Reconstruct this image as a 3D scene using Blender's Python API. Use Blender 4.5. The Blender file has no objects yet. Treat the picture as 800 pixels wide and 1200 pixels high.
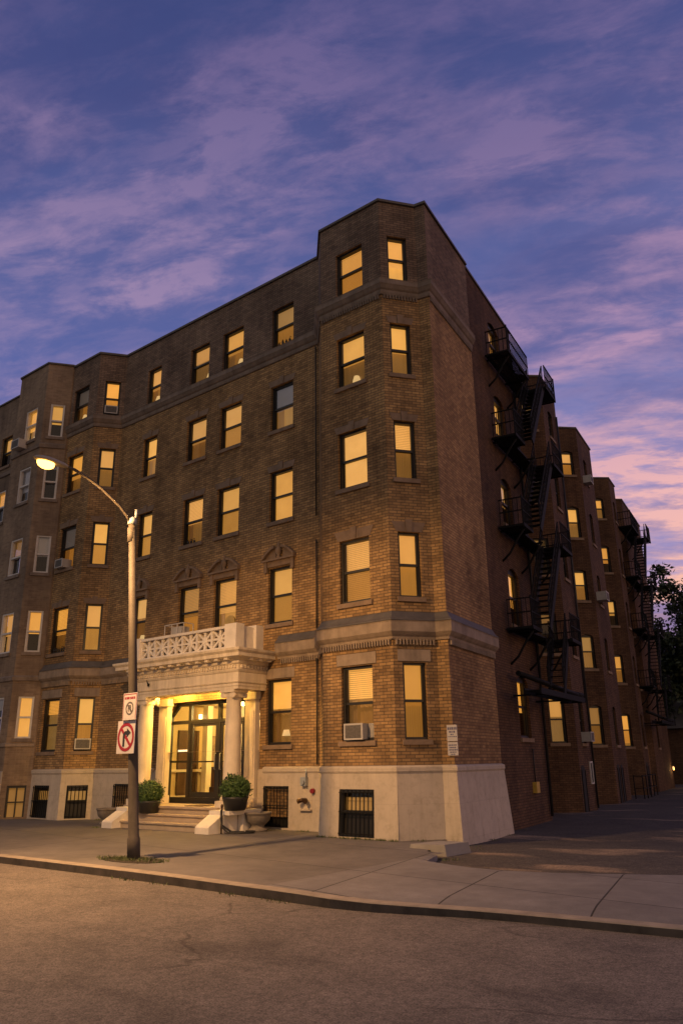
import bpy, bmesh, math, random
from mathutils import Vector, Matrix
from math import radians as R, sin, cos, pi
random.seed(7)
sc = bpy.context.scene
COL = sc.collection

# ------------------------------------------------------------------ camera, sky, sun, exposure
def look():
    yaw, pit, rol = R(-38.3587), R(17.9), R(-0.82809)
    F = Vector((sin(yaw)*cos(pit), cos(yaw)*cos(pit), sin(pit)))
    r0 = Vector((cos(yaw), -sin(yaw), 0)); u0 = r0.cross(F)
    r = cos(rol)*r0 + sin(rol)*u0; u = -sin(rol)*r0 + cos(rol)*u0
    return Matrix((r, u, -F)).transposed().to_4x4()
cam = bpy.data.cameras.new('camera'); camo = bpy.data.objects.new('camera', cam); COL.objects.link(camo)
camo.matrix_world = Matrix.Translation((0, 0, 1.65)) @ look()
cam.sensor_fit = 'VERTICAL'; cam.sensor_height = 36; cam.lens = 907.54/1200*36
cam.clip_start = .05; cam.clip_end = 3000
sc.camera = camo

def lin(r, g, b):
    f = lambda c: (c/255/12.92) if c/255 <= .04045 else ((c/255+.055)/1.055)**2.4
    return (f(r), f(g), f(b), 1)
SUN_AZ = R(96)      # sun and added warm glow, to the right outside the frame
VIEW_AZ = R(8)      # where the sky in the picture is pinkest
world = bpy.data.worlds.new('World'); sc.world = world; world.use_nodes = True
def build_world():
    nt = world.node_tree; N = nt.nodes; L = nt.links; N.clear()
    out = N.new('ShaderNodeOutputWorld'); bg = N.new('ShaderNodeBackground'); L.new(bg.outputs[0], out.inputs[0])
    tc = N.new('ShaderNodeTexCoord'); sep = N.new('ShaderNodeSeparateXYZ'); L.new(tc.outputs['Generated'], sep.inputs[0])
    def M(op, a, b=None, c=None, clamp=False):
        n = N.new('ShaderNodeMath'); n.operation = op; n.use_clamp = clamp
        for i, v in enumerate((a, b, c)):
            if v is None: continue
            if isinstance(v, (int, float)): n.inputs[i].default_value = v
            else: L.new(v, n.inputs[i])
        return n.outputs[0]
    def ramp(f, stops):
        n = N.new('ShaderNodeValToRGB'); L.new(f, n.inputs[0]); e = n.color_ramp.elements
        while len(e) < len(stops): e.new(.5)
        for k, (p, c) in enumerate(stops): e[k].position = p; e[k].color = c
        return n.outputs[0]
    def mix(f, a, b, mode='MIX'):
        n = N.new('ShaderNodeMix'); n.data_type = 'RGBA'; n.blend_type = mode
        if isinstance(f, (int, float)): n.inputs[0].default_value = f
        else: L.new(f, n.inputs[0])
        for i, v in ((6, a), (7, b)):
            if isinstance(v, tuple): n.inputs[i].default_value = v
            else: L.new(v, n.inputs[i])
        return n.outputs[2]
    def maprange(v, a, b, c=0, d=1, smooth=True):
        n = N.new('ShaderNodeMapRange'); n.interpolation_type = 'SMOOTHSTEP' if smooth else 'LINEAR'
        L.new(v, n.inputs[0])
        for i, x in enumerate((a, b, c, d)): n.inputs[i+1].default_value = x
        return n.outputs[0]
    x, y, z = sep.outputs
    zz = M('MAXIMUM', z, 0.0)
    # side = how far towards the afterglow (right, behind the building)
    side = M('ADD', M('MULTIPLY', x, sin(VIEW_AZ)), M('MULTIPLY', y, cos(VIEW_AZ)))
    cool = ramp(zz, [(0, lin(104, 112, 162)), (.15, lin(100, 112, 172)), (.32, lin(94, 106, 170)), (.55, lin(80, 92, 150)), (.80, lin(60, 70, 122)), (1, lin(50, 58, 108))])
    warm = ramp(zz, [(0, lin(130, 116, 158)), (.14, lin(170, 148, 190)), (.28, lin(156, 146, 196)), (.5, lin(108, 114, 170)), (.75, lin(66, 76, 132)), (1, lin(46, 56, 108))])
    base = mix(maprange(side, .35, 1.0), cool, warm)
    # cloud sheets on a flat layer overhead
    den = M('ADD', zz, .22)
    comb = N.new('ShaderNodeCombineXYZ'); L.new(M('DIVIDE', x, den), comb.inputs[0]); L.new(M('DIVIDE', y, den), comb.inputs[1])
    def cloud(scale, rot, stretch, lo, hi, detail=9, rough=.62, dist=.5, off=(0, 0, 0)):
        mp = N.new('ShaderNodeMapping'); L.new(comb.outputs[0], mp.inputs[0])
        mp.vector_type = 'TEXTURE'; mp.inputs['Rotation'].default_value = (0, 0, rot); mp.inputs['Scale'].default_value = stretch; mp.inputs['Location'].default_value = off
        n = N.new('ShaderNodeTexNoise'); n.inputs['Scale'].default_value = scale; n.inputs['Detail'].default_value = detail
        n.inputs['Roughness'].default_value = rough; n.inputs['Distortion'].default_value = dist
        L.new(mp.outputs[0], n.inputs['Vector'])
        return maprange(n.outputs[0], lo, hi)
    c1 = cloud(3.0, R(24), (1.9, 1, 1), .36, .66, off=(3.6, 1.9, 0), dist=.2, rough=.6)
    c2 = cloud(8.5, R(27), (2.1, 1, 1), .43, .62, off=(7.7, 2.4, 0), dist=.35, rough=.64)
    c4 = cloud(21, R(24), (2.3, 1, 1), .41, .64, off=(2.7, 5.4, 0), dist=.3, rough=.62)
    c3 = cloud(2.0, R(18), (1.6, 1, 1), .44, .64, off=(1.3, 8.2, 0), dist=.2)
    dark = ramp(zz, [(0, lin(118, 98, 138)), (.25, lin(104, 98, 152)), (.6, lin(66, 72, 128)), (1, lin(44, 50, 98))])
    col = mix(M('MULTIPLY', c3, .5), base, dark)
    lit_w = ramp(zz, [(0, lin(244, 174, 150)), (.18, lin(255, 192, 166)), (.3, lin(242, 184, 180)), (.48, lin(192, 150, 180)), (.75, lin(124, 104, 150)), (1, lin(90, 82, 134))])
    lit_c = ramp(zz, [(0, lin(166, 138, 172)), (.3, lin(176, 148, 184)), (.55, lin(172, 143, 177)), (.8, lin(128, 108, 154)), (1, lin(84, 80, 132))])
    litc = mix(maprange(side, .4, 1.0), lit_c, lit_w)
    tex = M('ADD', M('MULTIPLY', c2, .62), M('MULTIPLY', c4, .38))
    cs = M('ADD', M('MULTIPLY', M('MULTIPLY', c1, M('ADD', .20, M('MULTIPLY', tex, 1.45))), .86), M('MULTIPLY', tex, .24), clamp=True)
    amt = M('MULTIPLY', cs, M('ADD', .46, M('MULTIPLY', maprange(zz, .82, .22), .46)))
    amt = M('MULTIPLY', amt, M('ADD', 1.0, M('MULTIPLY', M('MULTIPLY', maprange(side, .6, 1.0), maprange(zz, .62, .2)), .55)), clamp=True)
    col = mix(amt, col, litc)
    # low cloud bank on the glow's horizon
    col = mix(M('MULTIPLY', maprange(zz, .19, .15), .75), col, lin(124, 106, 150))
    # pale sky added behind the street, out of view, to light the front
    back = maprange(y, .15, -.7)
    col = mix(back, col, (.31, .28, .272, 1))
    # warm glow added low on the right, out of view, to light the side wall
    az = M('ADD', M('MULTIPLY', x, sin(SUN_AZ)), M('MULTIPLY', y, cos(SUN_AZ)))
    glow = M('MULTIPLY', maprange(az, .45, 1.0), maprange(zz, .75, .0))
    col = mix(glow, col, (.75, .42, .20, 1))
    sky = N.new('ShaderNodeTexSky'); sky.sky_type = 'NISHITA'; sky.sun_disc = False
    sky.sun_elevation = R(2); sky.sun_rotation = SUN_AZ
    col = mix(.006, col, sky.outputs[0], 'ADD')
    # below the horizon: dim ground bounce
    col = mix(maprange(z, -.01, -.06), col, (.03, .026, .03, 1))
    L.new(col, bg.inputs[0]); bg.inputs[1].default_value = 1.0
build_world()
sl = bpy.data.lights.new('sun', 'SUN'); so = bpy.data.objects.new('sun', sl); COL.objects.link(so)
sl.energy = .2; sl.angle = R(16); sl.color = (1, .56, .28)
so.rotation_euler = Vector((-sin(SUN_AZ)*cos(R(2)), -cos(SUN_AZ)*cos(R(2)), -sin(R(4)))).to_track_quat('-Z', 'Y').to_euler()
sc.view_settings.view_transform = 'Standard'; sc.view_settings.look = 'None'
sc.view_settings.exposure = 0; sc.view_settings.gamma = 1; sc.view_settings.use_curve_mapping = False
LAMP_W = 2100.0
LAMP_DOWN_W = 720.0   # the reflector's downward share

# ------------------------------------------------------------------ helpers
WPOS = {}
class MB:
    def __init__(s): s.v = []; s.f = []; s.uv = []; s.sm = []; s.mi = []
    def face(s, pts, uv=None, smooth=False, mi=0):
        b = len(s.v); s.v += [tuple(p) for p in pts]; s.f.append(tuple(range(b, b+len(pts))))
        s.uv.append(uv or [(p[0]+p[1], p[2]) for p in pts]); s.sm.append(smooth); s.mi.append(mi)
    def mesh(s, verts, faces, smooth=False):
        b = len(s.v); s.v += [tuple(p) for p in verts]
        for f in faces:
            s.f.append(tuple(b+i for i in f)); s.uv.append([(verts[i][0]+verts[i][1], verts[i][2]) for i in f]); s.sm.append(smooth); s.mi.append(0)
    def hexa(s, p):    # p: 4 bottom (ccw seen from above) + 4 top
        s.mesh(p, [(3, 2, 1, 0), (4, 5, 6, 7), (0, 1, 5, 4), (1, 2, 6, 5), (2, 3, 7, 6), (3, 0, 4, 7)])
    def box(s, x0, x1, y0, y1, z0, z1):
        s.hexa([(x0, y0, z0), (x1, y0, z0), (x1, y1, z0), (x0, y1, z0), (x0, y0, z1), (x1, y0, z1), (x1, y1, z1), (x0, y1, z1)])
    def fbox(s, fr, s0, s1, z0, z1, o0, o1):   # box in a wall's own frame; o outward
        P = lambda a, o, z: fr.p(a, z, o)
        s.hexa([P(s0, o1, z0), P(s1, o1, z0), P(s1, o0, z0), P(s0, o0, z0), P(s0, o1, z1), P(s1, o1, z1), P(s1, o0, z1), P(s0, o0, z1)])
    def bar(s, a, b, w, h=None):   # square bar between two points
        a = Vector(a); b = Vector(b); d = (b-a).normalized(); h = h or w
        up = Vector((0, 0, 1)) if abs(d.z) < .95 else Vector((1, 0, 0))
        r = d.cross(up).normalized()*w/2; u = r.cross(d).normalized()*h/2
        s.mesh([a-r-u, a+r-u, a+r+u, a-r+u, b-r-u, b+r-u, b+r+u, b-r+u], [(0, 1, 2, 3), (7, 6, 5, 4), (0, 4, 5, 1), (1, 5, 6, 2), (2, 6, 7, 3), (3, 7, 4, 0)])
    def tube(s, pts, rad, n=10, cap=True):
        pts = [Vector(p) for p in pts]; rad = rad if isinstance(rad, (list, tuple)) else [rad]*len(pts)
        rings = []; prev = None
        for i, p in enumerate(pts):
            d = (pts[min(i+1, len(pts)-1)]-pts[max(i-1, 0)]).normalized()
            if prev is None: a = d.orthogonal().normalized()
            else: a = (prev-d*prev.dot(d)).normalized()
            prev = a; b = d.cross(a)
            rings.append([p+rad[i]*(cos(2*pi*k/n)*a+sin(2*pi*k/n)*b) for k in range(n)])
        vs = [q for r_ in rings for q in r_]; fs = []
        for i in range(len(pts)-1):
            for k in range(n): fs.append((i*n+k, i*n+(k+1) % n, (i+1)*n+(k+1) % n, (i+1)*n+k))
        s.mesh(vs, fs, True)
        if cap: s.mesh(rings[0], [tuple(reversed(range(n)))]); s.mesh(rings[-1], [tuple(range(n))])
    def lathe(s, c, prof, n=24, smooth=True, sx=1, sy=1):
        vs = [(c[0]+r_*sx*cos(2*pi*k/n), c[1]+r_*sy*sin(2*pi*k/n), c[2]+z) for r_, z in prof for k in range(n)]
        fs = [(i*n+k, i*n+(k+1) % n, (i+1)*n+(k+1) % n, (i+1)*n+k) for i in range(len(prof)-1) for k in range(n)]
        s.mesh(vs, fs, smooth)
        s.mesh(vs[:n], [tuple(reversed(range(n)))]); s.mesh(vs[-n:], [tuple(range(n))])
    def prism(s, poly, fr, o0, o1):   # poly in (s,z) ccw seen from outside, extruded from o0 to o1 outward
        n = len(poly); a = [fr.p(x, z, o1) for x, z in poly]; b = [fr.p(x, z, o0) for x, z in poly]
        s.mesh(a+b, [tuple(range(n)), tuple(reversed(range(n, 2*n)))]+[(n+k, n+(k+1) % n, (k+1) % n, k) for k in range(n)])
    def sweep(s, path, prof, closed=False):   # prof: (offset outward, z) listed bottom to top; path is a plan polyline, outward on its right
        nrm = mitre(path)
        rows = [[(p[0]+n[0]*o, p[1]+n[1]*o, z) for o, z in prof] for p, n in zip(path, nrm)]
        m = len(prof)
        acc = 0
        for i in range(len(path)-1):
            l = math.hypot(path[i+1][0]-path[i][0], path[i+1][1]-path[i][1])
            for k in range(m-1):
                s.face([rows[i][k], rows[i+1][k], rows[i+1][k+1], rows[i][k+1]], [(acc, prof[k][1]), (acc+l, prof[k][1]), (acc+l, prof[k+1][1]), (acc, prof[k+1][1])])
            acc += l
        s.mesh(rows[0], [tuple(range(m))]); s.mesh(rows[-1], [tuple(reversed(range(m)))])
def mitre(path):
    out = []
    for i in range(len(path)):
        ns = []
        for a, b in ((i-1, i), (i, i+1)):
            if a < 0 or b >= len(path): continue
            d = Vector((path[b][0]-path[a][0], path[b][1]-path[a][1])).normalized(); ns.append(Vector((d.y, -d.x)))
        n = ns[0] if len(ns) == 1 else (ns[0]+ns[1]).normalized()
        out.append(n/max(.35, n.dot(ns[0])))
    return out
class Frame:
    def __init__(s, P, Q):
        s.P = Vector((P[0], P[1], 0)); d = Vector((Q[0]-P[0], Q[1]-P[1], 0)); s.L = d.length; s.d = d/s.L; s.n = Vector((s.d.y, -s.d.x, 0))
    def p(s, a, z, o=0): q = s.P+s.d*a+s.n*o; return (q.x, q.y, z)

def obj(name, mb, mat, parent=None, origin=None, **props):
    vs = mb.v
    if origin is None:
        lo = [min(v[i] for v in vs) for i in range(3)]; hi = [max(v[i] for v in vs) for i in range(3)]
        origin = ((lo[0]+hi[0])/2, (lo[1]+hi[1])/2, lo[2])
    me = bpy.data.meshes.new(name)
    me.from_pydata([(v[0]-origin[0], v[1]-origin[1], v[2]-origin[2]) for v in vs], [], mb.f)
    uvl = me.uv_layers.new(name='UVMap')
    flat = [c for fu in mb.uv for uvp in fu for c in uvp]
    uvl.data.foreach_set('uv', flat)
    me.polygons.foreach_set('use_smooth', mb.sm)
    mats = mat if isinstance(mat, (list, tuple)) else [mat]
    for m in mats: me.materials.append(m)
    if len(mats) > 1: me.polygons.foreach_set('material_index', mb.mi)
    me.update()
    bm = bmesh.new(); bm.from_mesh(me); bmesh.ops.remove_doubles(bm, verts=bm.verts, dist=.0002)
    bm.to_mesh(me); bm.free()
    o = bpy.data.objects.new(name, me); COL.objects.link(o)
    w = Vector(origin); WPOS[o] = w
    if parent is not None: o.parent = parent; o.location = w-WPOS[parent]
    else: o.location = w
    for k, v in props.items(): o[k] = v
    return o
def thing(name, label, cat, loc, group=None):
    o = bpy.data.objects.new(name, None); COL.objects.link(o); o.location = loc; o.empty_display_size = .3
    WPOS[o] = Vector(loc); o['label'] = label; o['category'] = cat
    if group: o['group'] = group
    return o
def tag(o, label, cat, group=None):
    o['label'] = label; o['category'] = cat
    if group: o['group'] = group
    return o
def copy_tree(o, loc, rotz=0, label=None, parent=None):
    c = o.copy(); COL.objects.link(c)
    if parent is None:
        if loc is not None: c.location = loc
        c.rotation_euler = (0, 0, rotz)
        if label: c['label'] = label
    else: c.parent = parent
    for ch in list(o.children): copy_tree(ch, None, 0, None, c)
    return c

# ------------------------------------------------------------------ materials
MATS = {}
def mat(name):
    m = bpy.data.materials.new(name); m.use_nodes = True; MATS[name] = m
    return m, m.node_tree.nodes, m.node_tree.links, m.node_tree.nodes['Principled BSDF']
def mixc(N, L, f, a, b, mode='MIX'):
    n = N.new('ShaderNodeMix'); n.data_type = 'RGBA'; n.blend_type = mode
    if isinstance(f, (int, float)): n.inputs[0].default_value = f
    else: L.new(f, n.inputs[0])
    for i, v in ((6, a), (7, b)):
        if isinstance(v, tuple): n.inputs[i].default_value = v if len(v) == 4 else (*v, 1)
        else: L.new(v, n.inputs[i])
    return n.outputs[2]
def noise(N, L, vec, scale, detail=4, rough=.55, lo=.3, hi=.7, stretch=None):
    if stretch:
        mp = N.new('ShaderNodeMapping'); L.new(vec, mp.inputs[0]); mp.inputs['Scale'].default_value = stretch; vec = mp.outputs[0]
    n = N.new('ShaderNodeTexNoise'); n.inputs['Scale'].default_value = scale; n.inputs['Detail'].default_value = detail; n.inputs['Roughness'].default_value = rough
    L.new(vec, n.inputs['Vector'])
    r = N.new('ShaderNodeMapRange'); L.new(n.outputs[0], r.inputs[0]); r.inputs[1].default_value = lo; r.inputs[2].default_value = hi
    return r.outputs[0]
def geo(N): return N.new('ShaderNodeNewGeometry').outputs['Position']
def bump(N, L, b, h, strength=.3, dist=.01):
    n = N.new('ShaderNodeBump'); n.inputs['Strength'].default_value = strength; n.inputs['Distance'].default_value = dist
    L.new(h, n.inputs['Height']); L.new(n.outputs[0], b.inputs['Normal'])
def brick_mat(name, c1, c2, mortar, dark, dirt=.5, w=.215, h=.0745):
    m, N, L, b = mat(name)
    uv = N.new('ShaderNodeTexCoord').outputs['UV']
    def br(a, c, bias, off):
        mp = N.new('ShaderNodeMapping'); L.new(uv, mp.inputs[0]); mp.inputs['Location'].default_value = (off*w*7, off*h*12, 0)
        t = N.new('ShaderNodeTexBrick'); L.new(mp.outputs[0], t.inputs['Vector'])
        t.inputs['Scale'].default_value = 1; t.inputs['Brick Width'].default_value = w; t.inputs['Row Height'].default_value = h
        t.inputs['Mortar Size'].default_value = .009; t.inputs['Mortar Smooth'].default_value = .2; t.inputs['Bias'].default_value = bias
        t.inputs['Color1'].default_value = (*a, 1); t.inputs['Color2'].default_value = (*c, 1); t.inputs['Mortar'].default_value = (*mortar, 1)
        return t
    t1 = br(c1, c2, 0, 0); t2 = br(c1, dark, -.25, 1)
    P = geo(N)
    n1 = noise(N, L, P, .55, 5, .6, .38, .66)
    n2 = noise(N, L, P, 2.6, 6, .65, .35, .7)
    st = noise(N, L, P, 1.0, 6, .7, .42, .72, (3.2, 3.2, .22))
    c = mixc(N, L, .5, t1.outputs['Color'], t2.outputs['Color'])
    mul = mixc(N, L, n1, (1.14, 1.12, 1.08), (.70, .68, .68))
    c = mixc(N, L, 1.0, c, mul, 'MULTIPLY')
    mul = mixc(N, L, n2, (1.12, 1.1, 1.08), (.80, .80, .82))
    c = mixc(N, L, dirt, c, mixc(N, L, 1.0, c, mul, 'MULTIPLY'))
    c = mixc(N, L, 1.0, c, mixc(N, L, st, (1.05, 1.05, 1.05), (.72, .71, .72)), 'MULTIPLY')
    L.new(c, b.inputs['Base Color']); b.inputs['Roughness'].default_value = .9
    b.inputs['Specular IOR Level'].default_value = .25
    inv = N.new('ShaderNodeMath'); inv.operation = 'SUBTRACT'; inv.inputs[0].default_value = 1; L.new(t1.outputs['Fac'], inv.inputs[1])
    bump(N, L, b, inv.outputs[0], .5, .008)
    return m
def plain(name, col, rough=.6, var=.25, scale=3, metal=0, bmp=0, streak=False, spec=.5):
    m, N, L, b = mat(name); P = geo(N)
    f = noise(N, L, P, scale, 6, .65, .3, .7)
    lo = tuple(c*(1-var) for c in col); hi = tuple(min(.95, c*(1+var*.6)) for c in col)
    c = mixc(N, L, f, hi, lo)
    if streak:
        st = noise(N, L, P, 1.2, 6, .7, .45, .75, (4, 4, .3))
        c = mixc(N, L, 1.0, c, mixc(N, L, st, (1, 1, 1), (.66, .63, .60)), 'MULTIPLY')
    L.new(c, b.inputs['Base Color']); b.inputs['Roughness'].default_value = rough; b.inputs['Metallic'].default_value = metal
    b.inputs['Specular IOR Level'].default_value = spec
    if bmp: bump(N, L, b, noise(N, L, P, scale*8, 5, .6, .2, .8), bmp, .01)
    return m
def emitter(name, col, strength):
    m, N, L, b = mat(name)
    b.inputs['Base Color'].default_value = (*[min(1, c) for c in col], 1)
    b.inputs['Emission Color'].default_value = (*col, 1); b.inputs['Emission Strength'].default_value = strength
    return m

BR_TAN = brick_mat('tan_brick', (.46, .295, .135), (.25, .155, .075), (.13, .095, .062), (.085, .052, .034))
BR_MID = BR_TAN
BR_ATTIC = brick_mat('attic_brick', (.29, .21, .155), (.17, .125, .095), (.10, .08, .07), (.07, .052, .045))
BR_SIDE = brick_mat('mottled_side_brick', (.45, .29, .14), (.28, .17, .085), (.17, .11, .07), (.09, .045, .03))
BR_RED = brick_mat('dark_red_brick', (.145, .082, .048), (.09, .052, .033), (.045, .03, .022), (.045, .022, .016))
BR_GREY = brick_mat('grey_brown_brick', (.29, .22, .155), (.20, .15, .108), (.26, .2, .15), (.16, .11, .085))
STONE = plain('limestone_trim', (.32, .25, .19), .85, .3, 2.2, bmp=.15, streak=True)
STONE_DK = plain('weathered_stone', (.23, .18, .145), .9, .35, 2.0, bmp=.2, streak=True)
LINTEL = plain('lintel_stone', (.25, .175, .12), .9, .3, 3, bmp=.2)
SLATE = plain('lead_capping', (.105, .093, .085), .6, .3, 2.5)
PLINTH = plain('cream_painted_plinth', (.56, .48, .39), .75, .13, 1.3, bmp=.12)
def scored(m, w, h, amt):
    N, L = m.node_tree.nodes, m.node_tree.links; b = N['Principled BSDF']; src = b.inputs['Base Color'].links[0].from_socket
    t = N.new('ShaderNodeTexBrick'); L.new(N.new('ShaderNodeTexCoord').outputs['UV'], t.inputs['Vector']); t.inputs['Scale'].default_value = 1
    t.inputs['Brick Width'].default_value = w; t.inputs['Row Height'].default_value = h; t.inputs['Mortar Size'].default_value = .010; t.inputs['Mortar Smooth'].default_value = .6
    t.inputs['Color1'].default_value = (1, 1, 1, 1); t.inputs['Color2'].default_value = (.93, .93, .92, 1); t.inputs['Mortar'].default_value = (amt, amt, amt, 1)
    P = geo(N); n = noise(N, L, P, 5, 7, .75, .5, .62); st = noise(N, L, P, 1.0, 6, .7, .5, .72, (5, 5, .5))
    c = mixc(N, L, 1.0, src, t.outputs['Color'], 'MULTIPLY')
    c = mixc(N, L, 1.0, c, mixc(N, L, n, (1, 1, 1), (.86, .85, .83)), 'MULTIPLY')
    c = mixc(N, L, 1.0, c, mixc(N, L, st, (1, 1, 1), (.84, .82, .79)), 'MULTIPLY')
    L.new(c, b.inputs['Base Color'])
scored(PLINTH, 1.9, .74, .86)
WHITE = plain('white_paint', (.76, .70, .62), .6, .16, 2.5, bmp=.08)
CREAM = plain('cream_portico_paint', (.72, .63, .50), .6, .14, 2.2, streak=True)
FRAME_BK = plain('black_window_frame', (.016, .014, .013), .45, .2, 5)
FRAME_WH = plain('white_window_frame', (.60, .57, .54), .5, .12, 5)
IRON = plain('black_iron', (.010, .010, .011), .75, .3, 6, spec=.2)
CONC = plain('concrete', (.30, .275, .25), .9, .25, 1.5, bmp=.25)
STEP = plain('step_stone', (.45, .36, .27), .85, .2, 2, bmp=.2)
ROOFM = plain('tar_roof', (.05, .05, .05), .95, .2, 2)
PIPE = plain('downpipe_metal', (.022, .02, .02), .6, .3, 4)
ACM = plain('air_conditioner_casing', (.46, .44, .42), .5, .12, 6)
ACG = plain('air_conditioner_grille', (.13, .12, .115), .6, .3, 20)
POTM = plain('black_pot', (.02, .02, .022), .5, .3, 5)
URN = plain('old_stone_urn', (.21, .18, .155), .95, .35, 5, bmp=.4)
POLEM = plain('weathered_pole', (.075, .062, .052), .75, .3, 5, streak=True)
BARK = plain('bark', (.06, .045, .035), .95, .4, 6, bmp=.5)
SIGNW = plain('white_sign', (.46, .44, .46), .45, .06, 6)
SIGNR = plain('sign_red', (.24, .016, .026), .45, .08, 6)
SIGNK = plain('sign_black', (.02, .02, .022), .5, .1, 6)
SIGNB = plain('sign_blue_ink', (.10, .10, .20), .5, .1, 6)
BRASS = plain('aged_brass', (.10, .055, .03), .45, .3, 8, metal=.7)
GREYM = plain('grey_metal_box', (.36, .39, .42), .45, .12, 6, metal=.2)
SOIL = plain('soil', (.05, .04, .03), 1, .4, 8, bmp=.5)
def leaf_mat(name, a, b_):
    m, N, L, b = mat(name)
    r = N.new('ShaderNodeNewGeometry').outputs['Random Per Island']
    c = mixc(N, L, r, a, b_)
    L.new(c, b.inputs['Base Color']); b.inputs['Roughness'].default_value = .6
    return m
LEAF_BOX = leaf_mat('boxwood_leaf', (.022, .055, .012), (.085, .16, .04))
LEAF_TREE = leaf_mat('tree_leaf', (.022, .035, .015), (.045, .065, .025))
GRASSM = leaf_mat('grass_blade', (.06, .09, .025), (.13, .14, .05))

def fabric(name, col, strength, var=.18, folds=0, hue=None):
    """back-lit shade or curtain: it gives off the room's lamplight; each one a little different"""
    m, N, L, b = mat(name)
    rnd = N.new('ShaderNodeObjectInfo').outputs['Random']
    uv = N.new('ShaderNodeTexCoord').outputs['UV']
    f = noise(N, L, uv, 2.2, 4, .6, .25, .75)
    c = mixc(N, L, f, col, tuple(x*y for x, y in zip(col, (.86, .82, .74))))
    if folds:  # wave tone paints the shading of the folds into the glow
        w = N.new('ShaderNodeTexWave'); w.inputs['Scale'].default_value = folds; w.inputs['Distortion'].default_value = 1.5; L.new(uv, w.inputs['Vector'])
        c = mixc(N, L, w.outputs[1], c, mixc(N, L, 1.0, c, (.80, .78, .74), 'MULTIPLY'))
    c = mixc(N, L, rnd, c, mixc(N, L, 1.0, c, hue or (1.0, .84, .58), 'MULTIPLY'))
    L.new(c, b.inputs['Emission Color']); b.inputs['Base Color'].default_value = (.24, .18, .11, 1)
    r2 = N.new('ShaderNodeMath'); r2.operation = 'MULTIPLY'; r2.inputs[1].default_value = 7.31; L.new(rnd, r2.inputs[0])
    fr = N.new('ShaderNodeMath'); fr.operation = 'FRACT'; L.new(r2.outputs[0], fr.inputs[0])
    mr = N.new('ShaderNodeMapRange'); L.new(fr.outputs[0], mr.inputs[0]); mr.inputs[3].default_value = strength*(1-var); mr.inputs[4].default_value = strength*(1+var)
    L.new(mr.outputs[0], b.inputs['Emission Strength'])
    return m
BLIND = fabric('lit_roller_shade', (.92, .455, .09), .80, .26)
BLIND_P = fabric('lit_pale_shade', (.92, .47, .12), .76, .26)
CURT = fabric('lit_curtain', (.80, .40, .08), .50, .3, 7)
DIMB = fabric('dim_shade', (.55, .28, .065), .44, .35)
SHADE = emitter('bright_lamp_shade', (1.0, .72, .32), 1.0)
DRAPE = fabric('lit_drape', (.46, .22, .05), .55, .4, 9)
COOLB = fabric('faint_glow_shade', (.20, .18, .21), .30, .2)  # shade of an unlit room, given a faint cool glow of its own
ROOMD = plain('dark_room', (.02, .018, .018), .9, .2, 2)
def glass_mat(name, ior, tint=(1, 1, 1)):
    m, N, L, b = mat(name); N.remove(b)
    out = N['Material Output']; tr = N.new('ShaderNodeBsdfTransparent'); tr.inputs[0].default_value = (*tint, 1)
    gl = N.new('ShaderNodeBsdfGlossy'); gl.inputs['Roughness'].default_value = .04
    P = geo(N); n = noise(N, L, P, 1.6, 2, .5, 0, 1)
    bp = N.new('ShaderNodeBump'); bp.inputs['Strength'].default_value = .12; bp.inputs['Distance'].default_value = .05; L.new(n, bp.inputs['Height']); L.new(bp.outputs[0], gl.inputs['Normal'])
    fr = N.new('ShaderNodeFresnel'); fr.inputs[0].default_value = ior
    mx = N.new('ShaderNodeMixShader'); L.new(fr.outputs[0], mx.inputs[0]); L.new(tr.outputs[0], mx.inputs[1]); L.new(gl.outputs[0], mx.inputs[2]); L.new(mx.outputs[0], out.inputs[0])
    return m
GLASS = glass_mat('window_glass', 1.62)
SCREEN, _N, _L, _b = mat('insect_screen')
_N.remove(_b); _t = _N.new('ShaderNodeBsdfTransparent'); _t.inputs[0].default_value = (.72, .66, .60, 1); _d = _N.new('ShaderNodeBsdfDiffuse'); _d.inputs[0].default_value = (.03, .03, .03, 1)
_m = _N.new('ShaderNodeMixShader'); _m.inputs[0].default_value = .12; _L.new(_t.outputs[0], _m.inputs[1]); _L.new(_d.outputs[0], _m.inputs[2]); _L.new(_m.outputs[0], _N['Material Output'].inputs[0])

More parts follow.
